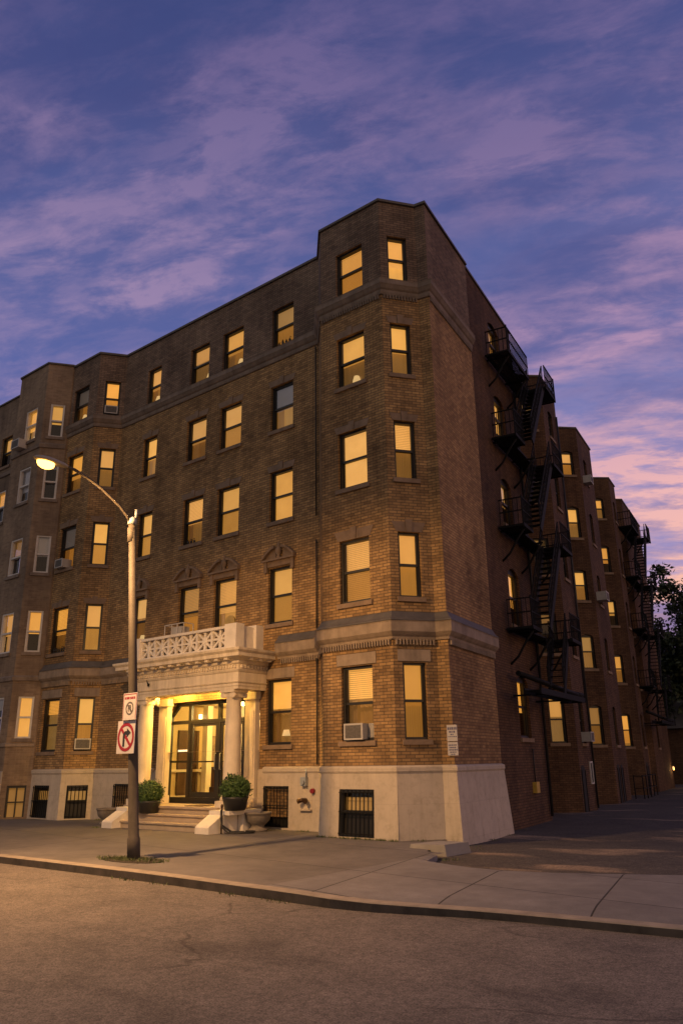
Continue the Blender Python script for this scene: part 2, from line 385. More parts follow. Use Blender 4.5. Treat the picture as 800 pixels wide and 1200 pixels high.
def asphalt_mat(name, base, warm, patch, cracks=True, agg=95):
    m, N, L, b = mat(name); P = geo(N)
    big = noise(N, L, P, .22, 5, .6, .35, .68)
    mid = noise(N, L, P, 1.7, 6, .65, .35, .68)
    fine = noise(N, L, P, agg, 2, .7, .25, .75)
    f2 = noise(N, L, P, agg*.32, 3, .7, .35, .7)
    c = mixc(N, L, big, base, warm); c = mixc(N, L, mid, c, mixc(N, L, 1.0, c, (.72, .72, .73), 'MULTIPLY'))
    c = mixc(N, L, 1.0, c, mixc(N, L, fine, (.36, .35, .35), (1.95, 1.88, 1.78)), 'MULTIPLY')
    c = mixc(N, L, 1.0, c, mixc(N, L, f2, (.72, .72, .72), (1.32, 1.30, 1.26)), 'MULTIPLY')
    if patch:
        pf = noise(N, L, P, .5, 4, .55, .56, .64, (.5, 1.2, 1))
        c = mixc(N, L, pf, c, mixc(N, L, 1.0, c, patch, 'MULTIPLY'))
    if cracks:
        mp = N.new('ShaderNodeMapping'); mp.inputs['Scale'].default_value = (.20, .34, 1); L.new(P, mp.inputs[0])
        nz = N.new('ShaderNodeTexNoise'); nz.inputs['Scale'].default_value = 2.2; nz.inputs['Detail'].default_value = 6; L.new(mp.outputs[0], nz.inputs['Vector'])
        ad = mixc(N, L, .32, mp.outputs[0], nz.outputs[1], 'ADD')
        v = N.new('ShaderNodeTexVoronoi'); v.feature = 'DISTANCE_TO_EDGE'; v.inputs['Scale'].default_value = 1.2; L.new(ad, v.inputs['Vector'])
        lt = N.new('ShaderNodeMapRange'); L.new(v.outputs['Distance'], lt.inputs[0]); lt.inputs[1].default_value = .002; lt.inputs[2].default_value = .011; lt.inputs[3].default_value = 1; lt.inputs[4].default_value = 0
        gate = noise(N, L, P, .6, 3, .5, .46, .56)
        mm = N.new('ShaderNodeMath'); mm.operation = 'MULTIPLY'; L.new(lt.outputs[0], mm.inputs[0]); L.new(gate, mm.inputs[1])
        c = mixc(N, L, mm.outputs[0], c, mixc(N, L, 1.0, c, (.6, .6, .6), 'MULTIPLY'))
    L.new(c, b.inputs['Base Color']); b.inputs['Roughness'].default_value = .85; b.inputs['Specular IOR Level'].default_value = .3
    bump(N, L, b, fine, .6, .008)
    return m
ASPH = asphalt_mat('worn_asphalt', (.178, .157, .146), (.135, .122, .119), (.7, .7, .72), True, 60)
LOTM = asphalt_mat('lot_asphalt_light_dapple', (.07, .063, .06), (.105, .092, .08), (3.0, 2.6, 2.1), False, 40)  # pale patches paint dappled light into the lot's colour
GROUNDM = asphalt_mat('far_ground', (.055, .055, .05), (.04, .045, .035), None, False, 8)
def paving_mat(name, uw, vh, col):
    m, N, L, b = mat(name); P = geo(N); uv = N.new('ShaderNodeTexCoord').outputs['UV']
    t = N.new('ShaderNodeTexBrick'); L.new(uv, t.inputs['Vector']); t.offset = 0
    t.inputs['Scale'].default_value = 1; t.inputs['Brick Width'].default_value = uw; t.inputs['Row Height'].default_value = vh
    t.inputs['Mortar Size'].default_value = .014; t.inputs['Mortar Smooth'].default_value = .3
    t.inputs['Color1'].default_value = (*col, 1); t.inputs['Color2'].default_value = (*[c*.84 for c in col], 1); t.inputs['Mortar'].default_value = (.05, .045, .042, 1)
    n1 = noise(N, L, P, .6, 6, .65, .32, .7); n2 = noise(N, L, P, 3.5, 6, .7, .3, .7); n3 = noise(N, L, P, 60, 2, .6, .2, .8)
    c = mixc(N, L, 1.0, t.outputs['Color'], mixc(N, L, n1, (1.12, 1.1, 1.08), (.70, .69, .69)), 'MULTIPLY')
    c = mixc(N, L, 1.0, c, mixc(N, L, n2, (1.08, 1.08, 1.08), (.84, .83, .83)), 'MULTIPLY')
    c = mixc(N, L, 1.0, c, mixc(N, L, n3, (.85, .85, .85), (1.15, 1.15, 1.15)), 'MULTIPLY')
    L.new(c, b.inputs['Base Color']); b.inputs['Roughness'].default_value = .88; b.inputs['Specular IOR Level'].default_value = .3
    inv = N.new('ShaderNodeMath'); inv.operation = 'SUBTRACT'; inv.inputs[0].default_value = 1; L.new(t.outputs['Fac'], inv.inputs[1]); bump(N, L, b, inv.outputs[0], .6, .01)
    return m
PAVE = paving_mat('concrete_sidewalk', 1.95, 1.95, (.215, .204, .208))
PLAZA = paving_mat('concrete_forecourt', 4.6, 2.9, (.17, .158, .155))
KERBM = plain('granite_kerb', (.30, .25, .20), .85, .3, 4, bmp=.3)

# ------------------------------------------------------------------ ground
def sheet(name, pts, m, uvf=None, z=None):
    mb = MB(); p3 = [(p[0], p[1], z if z is not None else p[2]) for p in pts]
    mb.face(p3, [uvf(p) if uvf else (p[0], p[1]) for p in p3]); return obj(name, mb, m, kind='structure')
sheet('ground', [(-600, -600), (600, -600), (600, 900), (-600, 900)], GROUNDM, z=-.30)
ROADZ = -.13
def kerb_y(x):
    if x < -11: return 8.69
    if x < -6.7: return 8.69-(x+11)/4.3*.22
    if x < -5.0: return 8.47+(x+6.7)/1.7*.50
    return 8.97+min(x+5.0, 12)*.10
def kerb_h(x):       # the top of the kerb sinks to road level at the drive
    t = min(1, max(0, (x+8.0)/3.2)); t = t*t*(3-2*t)
    return -.04*t
xs = [-60, -40, -30, -20, -15, -12, -10.5, -9.5, -8.8, -8.2, -7.6, -7, -6.4, -5.8, -5.2, -4.6, -3.8, -2.8, -1.5, 0, 3, 8, 20, 45]
mb = MB()
sheet('road', [(-60, -9), (45, -9), (45, 12.0), (-60, 9.3)], ASPH, z=ROADZ)
# the kerb, and the pavement behind it
for i in range(len(xs)-1):
    a, b = xs[i], xs[i+1]
    pa = [(a, kerb_y(a), ROADZ-.1), (a, kerb_y(a), kerb_h(a)-.012), (a, kerb_y(a)+.015, kerb_h(a)), (a, kerb_y(a)+.19, kerb_h(a)+.003), (a, kerb_y(a)+.19, ROADZ-.1)]
    pb = [(b, kerb_y(b), ROADZ-.1), (b, kerb_y(b), kerb_h(b)-.012), (b, kerb_y(b)+.015, kerb_h(b)), (b, kerb_y(b)+.19, kerb_h(b)+.003), (b, kerb_y(b)+.19, ROADZ-.1)]
    for k in range(4): mb.face([pa[k], pb[k], pb[k+1], pa[k+1]], mi=1 if k == 0 else 0)
obj('kerb', mb, [KERBM, plain('shaded_kerb_face', (.075, .062, .053), .95, .45, 3)], kind='structure')  # road-side face in a darker colour that paints its shade
def skew(p):   # slab joints run along the drive (-.232,.973) and across it (.993,-.12)
    x, y = p[0]+7.96, p[1]-10.68
    det = .993*.973-(-.232)*(-.12)
    u = (x*.973+y*.232)/det; v = (y*.993+x*.12)/det
    return (u, v)
def edge_y(x):       # back edge of the sidewalk, where the lot starts
    pts = [(-8.5, 13.6), (-8.1, 12.5), (-7.2, 12.15), (-6.2, 12.05), (-5, 12.5), (-4, 13.0), (-2.5, 13.6), (0, 14.2), (8, 15.5), (45, 18)]
    for (a, ya), (b, yb) in zip(pts, pts[1:]):
        if a <= x <= b: return ya+(yb-ya)*(x-a)/(b-a)
    return pts[-1][1]
mb = MB()
xs2 = [-8.4, -8.1, -7.6, -7.0, -6.4, -5.8, -5.2, -4.6, -3.8, -2.8, -1.5, 0, 3, 8, 20, 45]
for a, b in zip(xs2, xs2[1:]):
    def row(x):
        k0 = kerb_y(x)+.19; e = edge_y(x); h = kerb_h(x)
        return [(x, k0-.02, -.3), (x, k0, h), (x, k0+.22, h*.45), (x, k0+.5, 0.0), (x, e-.25, 0.0), (x, e, -.02), (x, e+.03, -.14)]
    ra, rb = row(a), row(b)
    for k in range(6):
        q = [ra[k], rb[k], rb[k+1], ra[k+1]]; mb.face(q, [skew(p) for p in q])
obj('sidewalk', mb, PAVE, kind='structure')
mb = MB()
xs3 = [-60, -45, -30, -20, -15, -12, -10.5, -9.5, -8.8, -8.4]
for a, b in zip(xs3, xs3[1:]):
    q = [(a, kerb_y(a)+.19, kerb_h(a)), (b, kerb_y(b)+.19, kerb_h(b)), (b, kerb_y(b)+1.1, 0), (a, kerb_y(a)+1.1, 0)]
    mb.face(q, [skew(p) for p in q])
    q = [(a, kerb_y(a)+1.1, 0), (b, kerb_y(b)+1.1, 0), (b, 13.6 if b > -9 else 15.2, 0 if b < -9 else -.005), (a, 13.6 if a > -9 else 15.2, 0)]
    mb.face(q, [skew(p) for p in q])
q = [(-60, 15.2, 0), (-9.5, 15.2, 0), (-9.75, 15.9, 0), (-9.9, 17.2, 0), (-60, 17.2, 0)]
mb.face(q, [skew(p) for p in q])
obj('forecourt', mb, PLAZA, kind='structure')
# the lot: uneven, a little lower than the sidewalk
mb = MB(); nx, ny = 40, 60
def lz(x, y): return -.10-.05*min(1, max(0, (y-14)/4))+.018*sin(x*1.9+y*.7)+.015*sin(y*1.3-x*.8)
gx = [-22+i*(52/nx) for i in range(nx+1)]; gy = [11.6+j*(62/ny) for j in range(ny+1)]
for i in range(nx):
    for j in range(ny):
        if gx[i+1] < -9.6 and gy[j] < 17: continue
        if gy[j+1] < edge_y(max(-8.5, gx[i])) - .6: continue
        mb.face([(x, y, lz(x, y)) for x, y in ((gx[i], gy[j]), (gx[i+1], gy[j]), (gx[i+1], gy[j+1]), (gx[i], gy[j+1]))], None, True)
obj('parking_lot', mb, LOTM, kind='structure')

# ------------------------------------------------------------------ the building
BASE = (-17.5, 22, 0)
bld = thing('apartment_building', 'five-storey tan brick apartment house with black window frames and white columned porch', 'apartment building', BASE)
FRONT = [(-25.55, 15.2), (-23.8, 15.2), (-23.2, 16.0), (-13.45, 16.0), (-12.6, 15.08), (-10.45, 15.08), (-9.80, 15.95), (-9.5, 16.0), (-10.05, 19.3)]
SIDE = [(-10.11, 19.3), (-10.90, 24.0), (-11.9, 24.15), (-12.5, 27.1), (-11.52, 28.0), (-11.87, 30.2), (-13.2, 30.4), (-13.35, 33.25), (-12.5, 34.1), (-13.02, 37.2), (-14.4, 37.4), (-14.75, 41.25), (-13.85, 42.05), (-14.12, 43.7), (-15.4, 43.9), (-15.6, 45.5), (-14.65, 46.4), (-15.75, 53.0), (-25.55, 53.6), (-25.55, 17.0)]
ZP, ZC, ZT = 1.5, 14.0, 16.85
F5, F4, F3, F2, F1 = (14.33, 15.75), (11.42, 12.95), (8.47, 10.07), (5.42, 7.06), (2.12, 3.86)
FL = [F1, F2, F3, F4, F5]
WINDOWS = []      # (frame, s0, s1, z0, z1, options)
HOLES = {}
def addwin(key, fr, s0, s1, z0, z1, **k):
    HOLES.setdefault(key, []).append((s0, s1, z0, z1)); WINDOWS.append((fr, s0, s1, z0, z1, k))
def facet(mb, fr, s0, s1, z0, z1, holes, us=0, reveal=.22, map_=None, mi=0):
    P = map_ or (lambda a, z, o=0: fr.p(a, z, o))
    hs = [h for h in holes if h[3] > z0 and h[2] < z1]
    S = sorted({s0, s1, *[min(max(h[0], s0), s1) for h in hs], *[min(max(h[1], s0), s1) for h in hs]})
    Z = sorted({z0, z1, *[min(max(h[2], z0), z1) for h in hs], *[min(max(h[3], z0), z1) for h in hs]})
    for a, b in zip(S, S[1:]):
        for c, d in zip(Z, Z[1:]):
            m = ((a+b)/2, (c+d)/2)
            if any(h[0] < m[0] < h[1] and h[2] < m[1] < h[3] for h in hs): continue
            mb.face([P(a, c), P(b, c), P(b, d), P(a, d)], [(us+a, c), (us+b, c), (us+b, d), (us+a, d)], mi=mi)
    for h in hs:
        a, b, c, d = h[:4]; r = -reveal
        for q in ([(a, c), (a, d)], [(b, d), (b, c)], [(a, d), (b, d)], [(b, c), (a, c)]):
            (x0, y0), (x1, y1) = q
            mb.face([P(x0, y0), P(x1, y1), P(x1, y1, r), P(x0, y0, r)], [(us+x0, y0), (us+x1, y1), (us+x1+r, y1+r*.3), (us+x0+r, y0+r*.3)], mi=mi)
fF = [Frame(a, b) for a, b in zip(FRONT, FRONT[1:])]
fS = [Frame(a, b) for a, b in zip(SIDE, SIDE[1:])]
# window layout ------------------------------------------------
def K(*a, **k): return dict(*a, **k)
MAIN = fF[2]   # s = x + 23.2
cols = {'A': (-21.80, -21.03), 'B': (-19.40, -18.42), 'C': (-17.74, -16.74), 'D': (-15.42, -14.49)}
def xs_main(x): return x+23.2
style = {  # (blind fraction, blind kind, back kind)
 ('A', 4): (.55, 'p', 'c'), ('B', 4): (.35, 'p', 'd'), ('C', 4): (.52, 'b', 'c'), ('D', 4): (.5, 'd', 'c'),
 ('A', 3): (.5, 'b', 'd'), ('B', 3): (.52, 'p', 'd'), ('C', 3): (1, 'p', 'd'), ('D', 3): (.5, 'k', 'd'),
 ('A', 2): (1, 'b', 'c'), ('B', 2): (.52, 'p', 'c'), ('C', 2): (1, 'b', 'c'), ('D', 2): (1, 'b', 'c'),
 ('A', 1): (.42, 'p', 'd'), ('B', 1): (.55, 'd', 'b'), ('C', 1): (.6, 'p', 'c'), ('D', 1): (.93, 'b', 'b'),
 ('D', 0): (.42, 'b', 'd')}
for c, (x0, x1) in cols.items():
    for k in range(5):
        if k == 0 and c != 'D': continue
        z0, z1 = FL[k]
        st = style[(c, k)]
        addwin('main', MAIN, xs_main(x0), xs_main(x1), z0, z1, blind=st[0], bk=st[1], back=st[2], lintel=1 if k == 0 else (0 if k in (1, 4) else 2), sill=k != 4)
for k in range(5):
    z0, z1 = FL[k]
    addwin('cf', fF[4], .58, 1.53, z0, z1, blind=(.45, 1, 1, .48, 1)[k], bk=('b', 'p', 'p', 'b', 'b')[k], back=('d', 'c', 'c', 'd', 'c')[k], lintel=(1, 3, 2, 2, 0)[k], sill=k != 4)
    addwin('cc', fF[5], .22, .80, z0, z1, blind=(.55, .55, .5, .5, .6)[k], bk=('b', 'p', 'p', 'b', 'p')[k], back=('c', 'b', 'c', 'd', 'b')[k], lintel=(1, 3, 2, 2, 0)[k], sill=k != 4)
    addwin('lf', fF[0], .18, 1.17, z0, z1, blind=(.28, .6, .45, .55, .5)[k], bk=('b', 'b', 'k', 'b', 'k')[k], back=('d', 'd', 'c', 'd', 'c')[k], lintel=(1, 2, 2, 2, 0)[k], sill=k != 4)
    addwin('lc', fF[1], .26, .84, z0, z1, blind=(.5, .5, 1, .5, .55)[k], bk=('b', 'p', 'b', 'p', 'b')[k], back=('b', 'b', 'b', 'd', 'b')[k], lintel=(1, 2, 2, 2, 0)[k], sill=k != 4)
FS_ = [(2.25, 4.05), (5.55, 7.35), (8.75, 10.35), (11.75, 13.3), (14.65, 16.1)]
FB = [(2.2, 3.85), (5.4, 6.9), (8.42, 9.85), (11.35, 12.88), (14.45, 15.68)]
for k in range(5):
    z0, z1 = FS_[k]
    addwin('s0', fS[0], 2.15, 3.25, z0, z1, blind=(.6, .6, .5, .7, .75)[k], bk='bbppp'[k], back='dccdb'[k], arch=.18, lintel=0, sill=1)
    z0, z1 = FB[k]
    addwin('s3', fS[3], .40, 1.0, z0, z1, blind=.45 if k == 0 else .25, bk='p' if k == 0 else 'd', back='d' if k == 0 else 'n', lintel=0, sill=1)
    addwin('s4', fS[4], .75, 1.45, z0, z1, blind=.3, bk='k', back='n', arch=.12, lintel=0, sill=1)
    addwin('s7', fS[7], .35, .92, z0, z1, blind=(1, .5, .5, .5, .5)[k], bk=('d', 'd', 'b', 'b', 'p')[k], back=('d', 'd', 'd', 'd', 'c')[k], arch=.10, lintel=0, sill=1)
    addwin('s8', fS[8], 1.0, 1.7, z0, z1, blind=.3, bk='k', back='n', arch=.12, lintel=0, sill=1)
    addwin('s11', fS[11], .18, .75, z0, z1, blind=(.9, .55, .6, .6, .5)[k], bk=('b', 'b', 'b', 'b', 'b')[k], back=('c', 'd', 'n', 'n', 'd')[k], arch=.10, lintel=0, sill=1)
    addwin('s12', fS[12], .5, 1.1, z0, z1, blind=.3, bk='k', back='n', arch=.12, lintel=0, sill=1)
    if k in (1, 2, 3): addwin('s15', fS[15], .45, 1.0, z0, z1, blind=.5, bk='b', back='d', arch=.10, lintel=0, sill=1)
    addwin('s16', fS[16], 1.8, 2.5, z0, z1, blind=.3, bk='k', back='n', arch=.12, lintel=0, sill=1)
    if k in (1, 3): addwin('s16', fS[16], 4.4, 5.1, z0, z1, blind=.3, bk='k', back='n', arch=.12, lintel=0, sill=1)
# entrance opening in the main wall
ENT = (xs_main(-19.85), xs_main(-15.65), .56, 3.46)
HOLES['main'].append(ENT)
# walls --------------------------------------------------------
keysF = ['lf', 'lc', 'main', None, 'cf', 'cc', None, None]
mb = MB(); at = MB(); us = 0
for fr, key in zip(fF, keysF):
    h = HOLES.get(key, [])
    facet(mb, fr, 0, fr.L, ZP if key != 'main' else .3, ZC, h, us, mi=1 if fr is fF[7] else 0)
    facet(at, fr, 0, fr.L, ZC, ZT, h, us)
    us += fr.L
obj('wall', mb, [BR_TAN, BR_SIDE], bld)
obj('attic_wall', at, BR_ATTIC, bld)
mb = MB(); us = 0; arches = []
for i, fr in enumerate(fS[:-1]):
    facet(mb, fr, 0, fr.L, -.4, ZT, HOLES.get('s%d' % i, []), us)
    us += fr.L
mb.face([(-10.05, 19.3, -.4), (-10.11, 19.3, -.4), (-10.11, 19.3, ZT), (-10.05, 19.3, ZT)])
# segmental brick arches close the top corners of the side openings
for fr, s0, s1, z0, z1, k in WINDOWS:
    a = k.get('arch', 0)
    if not a: continue
    n = 8; w = s1-s0
    for j in range(n):
        t0, t1 = j/n, (j+1)/n; y0 = z1-a+a*4*t0*(1-t0); y1 = z1-a+a*4*t1*(1-t1)
        A, B = s0+w*t0, s0+w*t1
        mb.face([fr.p(A, y0), fr.p(B, y1), fr.p(B, z1), fr.p(A, z1)], [(A, y0), (B, y1), (B, z1), (A, z1)])
        mb.face([fr.p(A, y0, -.2), fr.p(B, y1, -.2), fr.p(B, y1), fr.p(A, y0)])
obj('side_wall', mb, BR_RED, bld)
# roof deck and coping
mb = MB(); ring = FRONT+SIDE
mb.face([(x, y, ZT-.25) for x, y in ring]); obj('roof', mb, ROOFM, bld)
mb = MB(); mb.sweep(FRONT, [(-.28, ZT+.002), (.055, ZT+.002), (.06, ZT+.05), (.05, ZT+.085), (-.28, ZT+.095)])
mb.sweep(SIDE[:-1], [(-.28, ZT+.002), (.045, ZT+.002), (.05, ZT+.05), (.045, ZT+.08), (-.28, ZT+.09)])
obj('coping', mb, SLATE, bld)
# cornice under the top storey and the string course over the ground floor
mb = MB(); mb.sweep(FRONT, [(-.05, 13.80), (.035, 13.80), (.05, 13.86), (.05, 13.93), (.09, 13.97), (.13, 14.05), (.15, 14.08), (.15, 14.20), (.16, 14.23), (.02, 14.305), (-.05, 14.31)])
obj('cornice', mb, STONE_DK, bld)
def dentils(z0, z1, o0, o1, facets, pitch, skip=()):
    m = MB()
    for fr in facets:
        n = int((fr.L-.1)/pitch)
        for i in range(n):
            a = (fr.L-n*pitch)/2+i*pitch
            if any(c < a < d for q, c, d in skip if q is fr): continue
            m.fbox(fr, a+.25*pitch, a+.75*pitch, z0, z1, o0, o1)
    return m
def dentil_run(z0, z1, o1, fr, pitch, mt, a0=0, a1=None):
    L_ = (fr.L if a1 is None else a1)-a0-.08; n = int(L_/pitch); m = MB()
    m.fbox(fr, a0+.04, a0+.04+L_, z1-.022, z1, -.02, o1*.5)
    for i in range(n):
        a = a0+.04+i*L_/n; m.fbox(fr, a+.25*pitch, a+.75*pitch, z0, z1-.001, -.019, o1)
    obj('dentil_course', m, mt, bld)
for fr in (fF[3], fF[4], fF[5], fF[7]): dentil_run(13.68, 13.798, .045, fr, .08, STONE_DK)
PORX = (-20.55, -14.95)
bpath_l = [(-25.55, 15.2), (-23.8, 15.2), (-23.2, 16.0), (PORX[0]+.02, 16.0)]
bpath_r = [(PORX[1]-.02, 16.0)] + FRONT[3:]
for pth in (bpath_l, bpath_r):
    mb = MB(); mb.sweep(pth, [(-.05, 4.40), (.045, 4.40), (.06, 4.46), (.11, 4.50), (.155, 4.55), (.17, 4.57), (.17, 4.79), (.185, 4.82), (-.05, 4.83)])
    obj('string_course', mb, STONE, bld)
for pth in (bpath_l, bpath_r):
    mb = MB(); mb.sweep(pth, [(-.05, 4.832), (.18, 4.832), (.17, 4.86), (.10, 4.92), (.03, 5.04), (.015, 5.06), (-.05, 5.06)])
    obj('lead_flashing', mb, SLATE, bld)
for fr in (fF[0], fF[1], fF[3], fF[4], fF[5], fF[7]): dentil_run(4.27, 4.398, .07, fr, .078, STONE)
dentil_run(4.27, 4.398, .07, MAIN, .078, STONE, 0, xs_main(PORX[0]-.05)); dentil_run(4.27, 4.398, .07, MAIN, .078, STONE, xs_main(PORX[1]+.05))
# plinth: painted, slightly battered round the bays
PB = {0: .03, 1: .03, 2: .01, 3: .01, 4: .08, 5: .08, 6: .08, 7: .12, 8: .17}
top = [Vector((p[0], p[1]))+n*.05 for p, n in zip(FRONT, mitre(FRONT))]
bot = [Vector((p[0], p[1]))+n*(.05+PB[i]) for i, (p, n) in enumerate(zip(FRONT, mitre(FRONT)))]
BASEWIN = {0: [(.20, 1.12, .04, 1.05)], 1: [(.20, .86, .04, 1.05)], 2: [(xs_main(-22.06), xs_main(-21.1), .30, 1.09), (xs_main(-15.41), xs_main(-14.5), .05, 1.07)], 4: [(.56, 1.53, .03, 1.05)]}
def plinth_map(i):
    L_ = fF[i].L
    def P(a, z, o=0):
        t = a/L_; q0 = top[i].lerp(top[i+1], t); q1 = bot[i].lerp(bot[i+1], t); q = q1.lerp(q0, min(1, max(0, z/ZP)))
        n = fF[i].n; return (q.x+n.x*o, q.y+n.y*o, z)
    return P
mb = MB(); us = 0
for i, fr in enumerate(fF):
    hs = list(BASEWIN.get(i, []))
    if i == 2: hs.append((ENT[0]-.01, ENT[1]+.01, .3, ZP+.5))
    facet(mb, fr, 0, fr.L, -.3, ZP, hs, us, .24, plinth_map(i)); us += fr.L
p0, p1 = top[8], bot[8]
mb.face([(p1.x, p1.y, -.3), (-10.12, 19.32, -.3), (-10.12, 19.32, ZP), (p0.x, p0.y, ZP)])
obj('plinth', mb, PLINTH, bld)
mb = MB()
def path_piece(a, b): return [p for p in FRONT[a:b]]
capL = [(-25.55, 15.2), (-23.8, 15.2), (-23.2, 16.0), (-20.1, 16.0)]
capR = [(-15.45, 16.0)]+FRONT[3:]
for pth in (capL, capR):
    mb = MB(); mb.sweep(pth, [(.02, ZP-.10), (.062, ZP-.10), (.085, ZP-.06), (.085, ZP+.02), (.07, ZP+.035), (-.02, ZP+.07)])
    obj('plinth_cap', mb, PLINTH, bld)

# windows ------------------------------------------------------
KIND = {'b': BLIND, 'p': BLIND_P, 'c': CURT, 'd': DIMB, 'k': COOLB, 'n': ROOMD}
def quad_f(mb, fr, s0, s1, z0, z1, o, seg=1, wav=0, ph=0):
    for i in range(seg):
        a = s0+(s1-s0)*i/seg; b = s0+(s1-s0)*(i+1)/seg
        oa = o+wav*sin(ph+a*38); ob = o+wav*sin(ph+b*38)
        mb.face([fr.p(a, z0, oa), fr.p(b, z0, ob), fr.p(b, z1, ob), fr.p(a, z1, oa)], [(a+ph, z0), (b+ph, z0), (b+ph, z1), (a+ph, z1)], seg > 1)
def make_window(parent, fr, s0, s1, z0, z1, k, frame_mat=FRAME_BK):
    fm = k.get('frame', frame_mat); w = s1-s0; h = z1-z0; t = .062 if w > .7 else .05
    white = fm is FRAME_WH
    arch = k.get('arch', 0)
    mb = MB(); o0, o1 = -.20, -.085
    if white: o1 = -.02
    mb.fbox(fr, s0+.001, s0+t, z0+.001, z1-.001, o0, o1); mb.fbox(fr, s1-t, s1-.001, z0+.001, z1-.001, o0, o1)
    mb.fbox(fr, s0+t, s1-t, z1-t-arch*.7, z1-.002, o0, o1-.003); mb.fbox(fr, s0+t, s1-t, z0+.001, z0+t*1.15, o0, o1-.003)
    zm = z0+h*.5
    mb.fbox(fr, s0+t, s1-t, zm-.03, zm+.03, o0+.01, o1-.02)
    # sash stiles, lower sash behind the upper
    mb.fbox(fr, s0+t, s0+t+.03, z0+t, zm-.03, o0+.005, o1-.055); mb.fbox(fr, s1-t-.03, s1-t, z0+t, zm-.03, o0+.005, o1-.055)
    mb.fbox(fr, s0+t, s0+t+.025, zm+.03, z1-t, o0+.005, o1-.03); mb.fbox(fr, s1-t-.025, s1-t, zm+.03, z1-t, o0+.005, o1-.03)
    win = obj('window', mb, fm, parent)
    if white: win['label'] = 'window with white frame'
    mb = MB(); quad_f(mb, fr, s0+t, s1-t, zm+.02, z1-t, -.135); quad_f(mb, fr, s0+t, s1-t, z0+t, zm-.02, -.165); obj('pane', mb, GLASS, win)
    ph = random.uniform(0, 50)
    bf = k.get('blind', .5); bk = k.get('bk', 'b'); back = k.get('back', 'c')
    bf = min(1, max(.08, bf+(random.uniform(-.03, .03) if bf < 1 else 0)))
    zb = z1-h*bf if bf < 1 else z0+.01
    a, b = s0+.02, s1-.02
    mb = MB(); quad_f(mb, fr, a, b, zb, z1, -.24)
    if bf < 1: mb.fbox(fr, a, b, zb-.02, zb+.012, -.248, -.236)
    if bk in 'bpd' and random.random() < .28:      # slatted instead of plain
        mb = MB(); z = zb
        while z < z1: mb.fbox(fr, a, b, z, min(z+.036, z1), -.243, -.238); z += .048
    obj('blind', mb, KIND[bk], win)
    mb = MB()
    if back == 'n': mb.fbox(fr, s0-.1, s1+.1, z0-.05, z1+.05, -.9, -.8)
    else: quad_f(mb, fr, s0-.15, s1+.15, z0-.08, z1+.05, -.40, 26, .022, ph)
    obj('curtain', mb, KIND[back], win)
    if bf < 1 and back in 'cd' and random.random() < .55 and w > .6:
        mb = MB(); wd = w*random.uniform(.14, .24)
        for a_, b_ in ((s0-.02, s0+t+wd), (s1-t-wd, s1+.02)): quad_f(mb, fr, a_, b_, z0-.05, z1, -.31, 14, .018, ph*1.7)
        obj('drape', mb, DRAPE, win)
    if back in 'cdb' and bf < .7 and w > .6 and random.random() < .4:     # a table lamp behind the glass
        q = fr.p(s0+w*random.uniform(.3, .7), z0+.04, -.34); mb = MB(); mb.lathe(q, [(.05, 0), (.05, .02), (.012, .03), (.02, .12), (.012, .22)], 10); obj('lamp_base', mb, DIMB, win)
        mb = MB(); mb.lathe((q[0], q[1], q[2]+.2), [(.12, 0), (.075, .16)], 14); obj('lamp_shade', mb, SHADE, win)
    if k.get('screen', not white and random.random() < .75):
        mb = MB(); quad_f(mb, fr, s0+t, s1-t, z0+t, zm-.02, -.145); obj('screen', mb, SCREEN, win)
    if k.get('sill', 1):
        mb = MB(); mb.fbox(fr, s0-.07, s1+.07, z0-.115, z0-.001, -.2, .055); obj('sill', mb, LINTEL if not white else STONE_DK, win)
    lt = k.get('lintel', 0)
    if lt == 1:
        mb = MB(); mb.fbox(fr, s0-.12, s1+.12, z1+.03, z1+.30, -.05, .018); obj('lintel', mb, STONE, win)
    elif lt in (2, 3):
        mb = MB(); hh = .20 if lt == 2 else .26; sp = .07 if lt == 2 else .12; kw = .075; c = (s0+s1)/2
        mb.prism([(s0-.04, z1+.002), (c-kw, z1+.002), (c-kw*1.3, z1+hh), (s0-sp-.04, z1+hh)], fr, -.03, .014)
        mb.prism([(c+kw, z1+.002), (s1+.04, z1+.002), (s1+sp+.04, z1+hh), (c+kw*1.3, z1+hh)], fr, -.03, .014)
        mb.prism([(c-kw+.004, z1-.004), (c+kw-.004, z1-.004), (c+kw*1.3-.004, z1+hh+.06), (c-kw*1.3+.004, z1+hh+.06)], fr, -.03, .035)
        obj('lintel', mb, LINTEL, win)
    return win
for fr, s0, s1, z0, z1, k in WINDOWS: make_window(bld, fr, s0, s1, z0, z1, k)
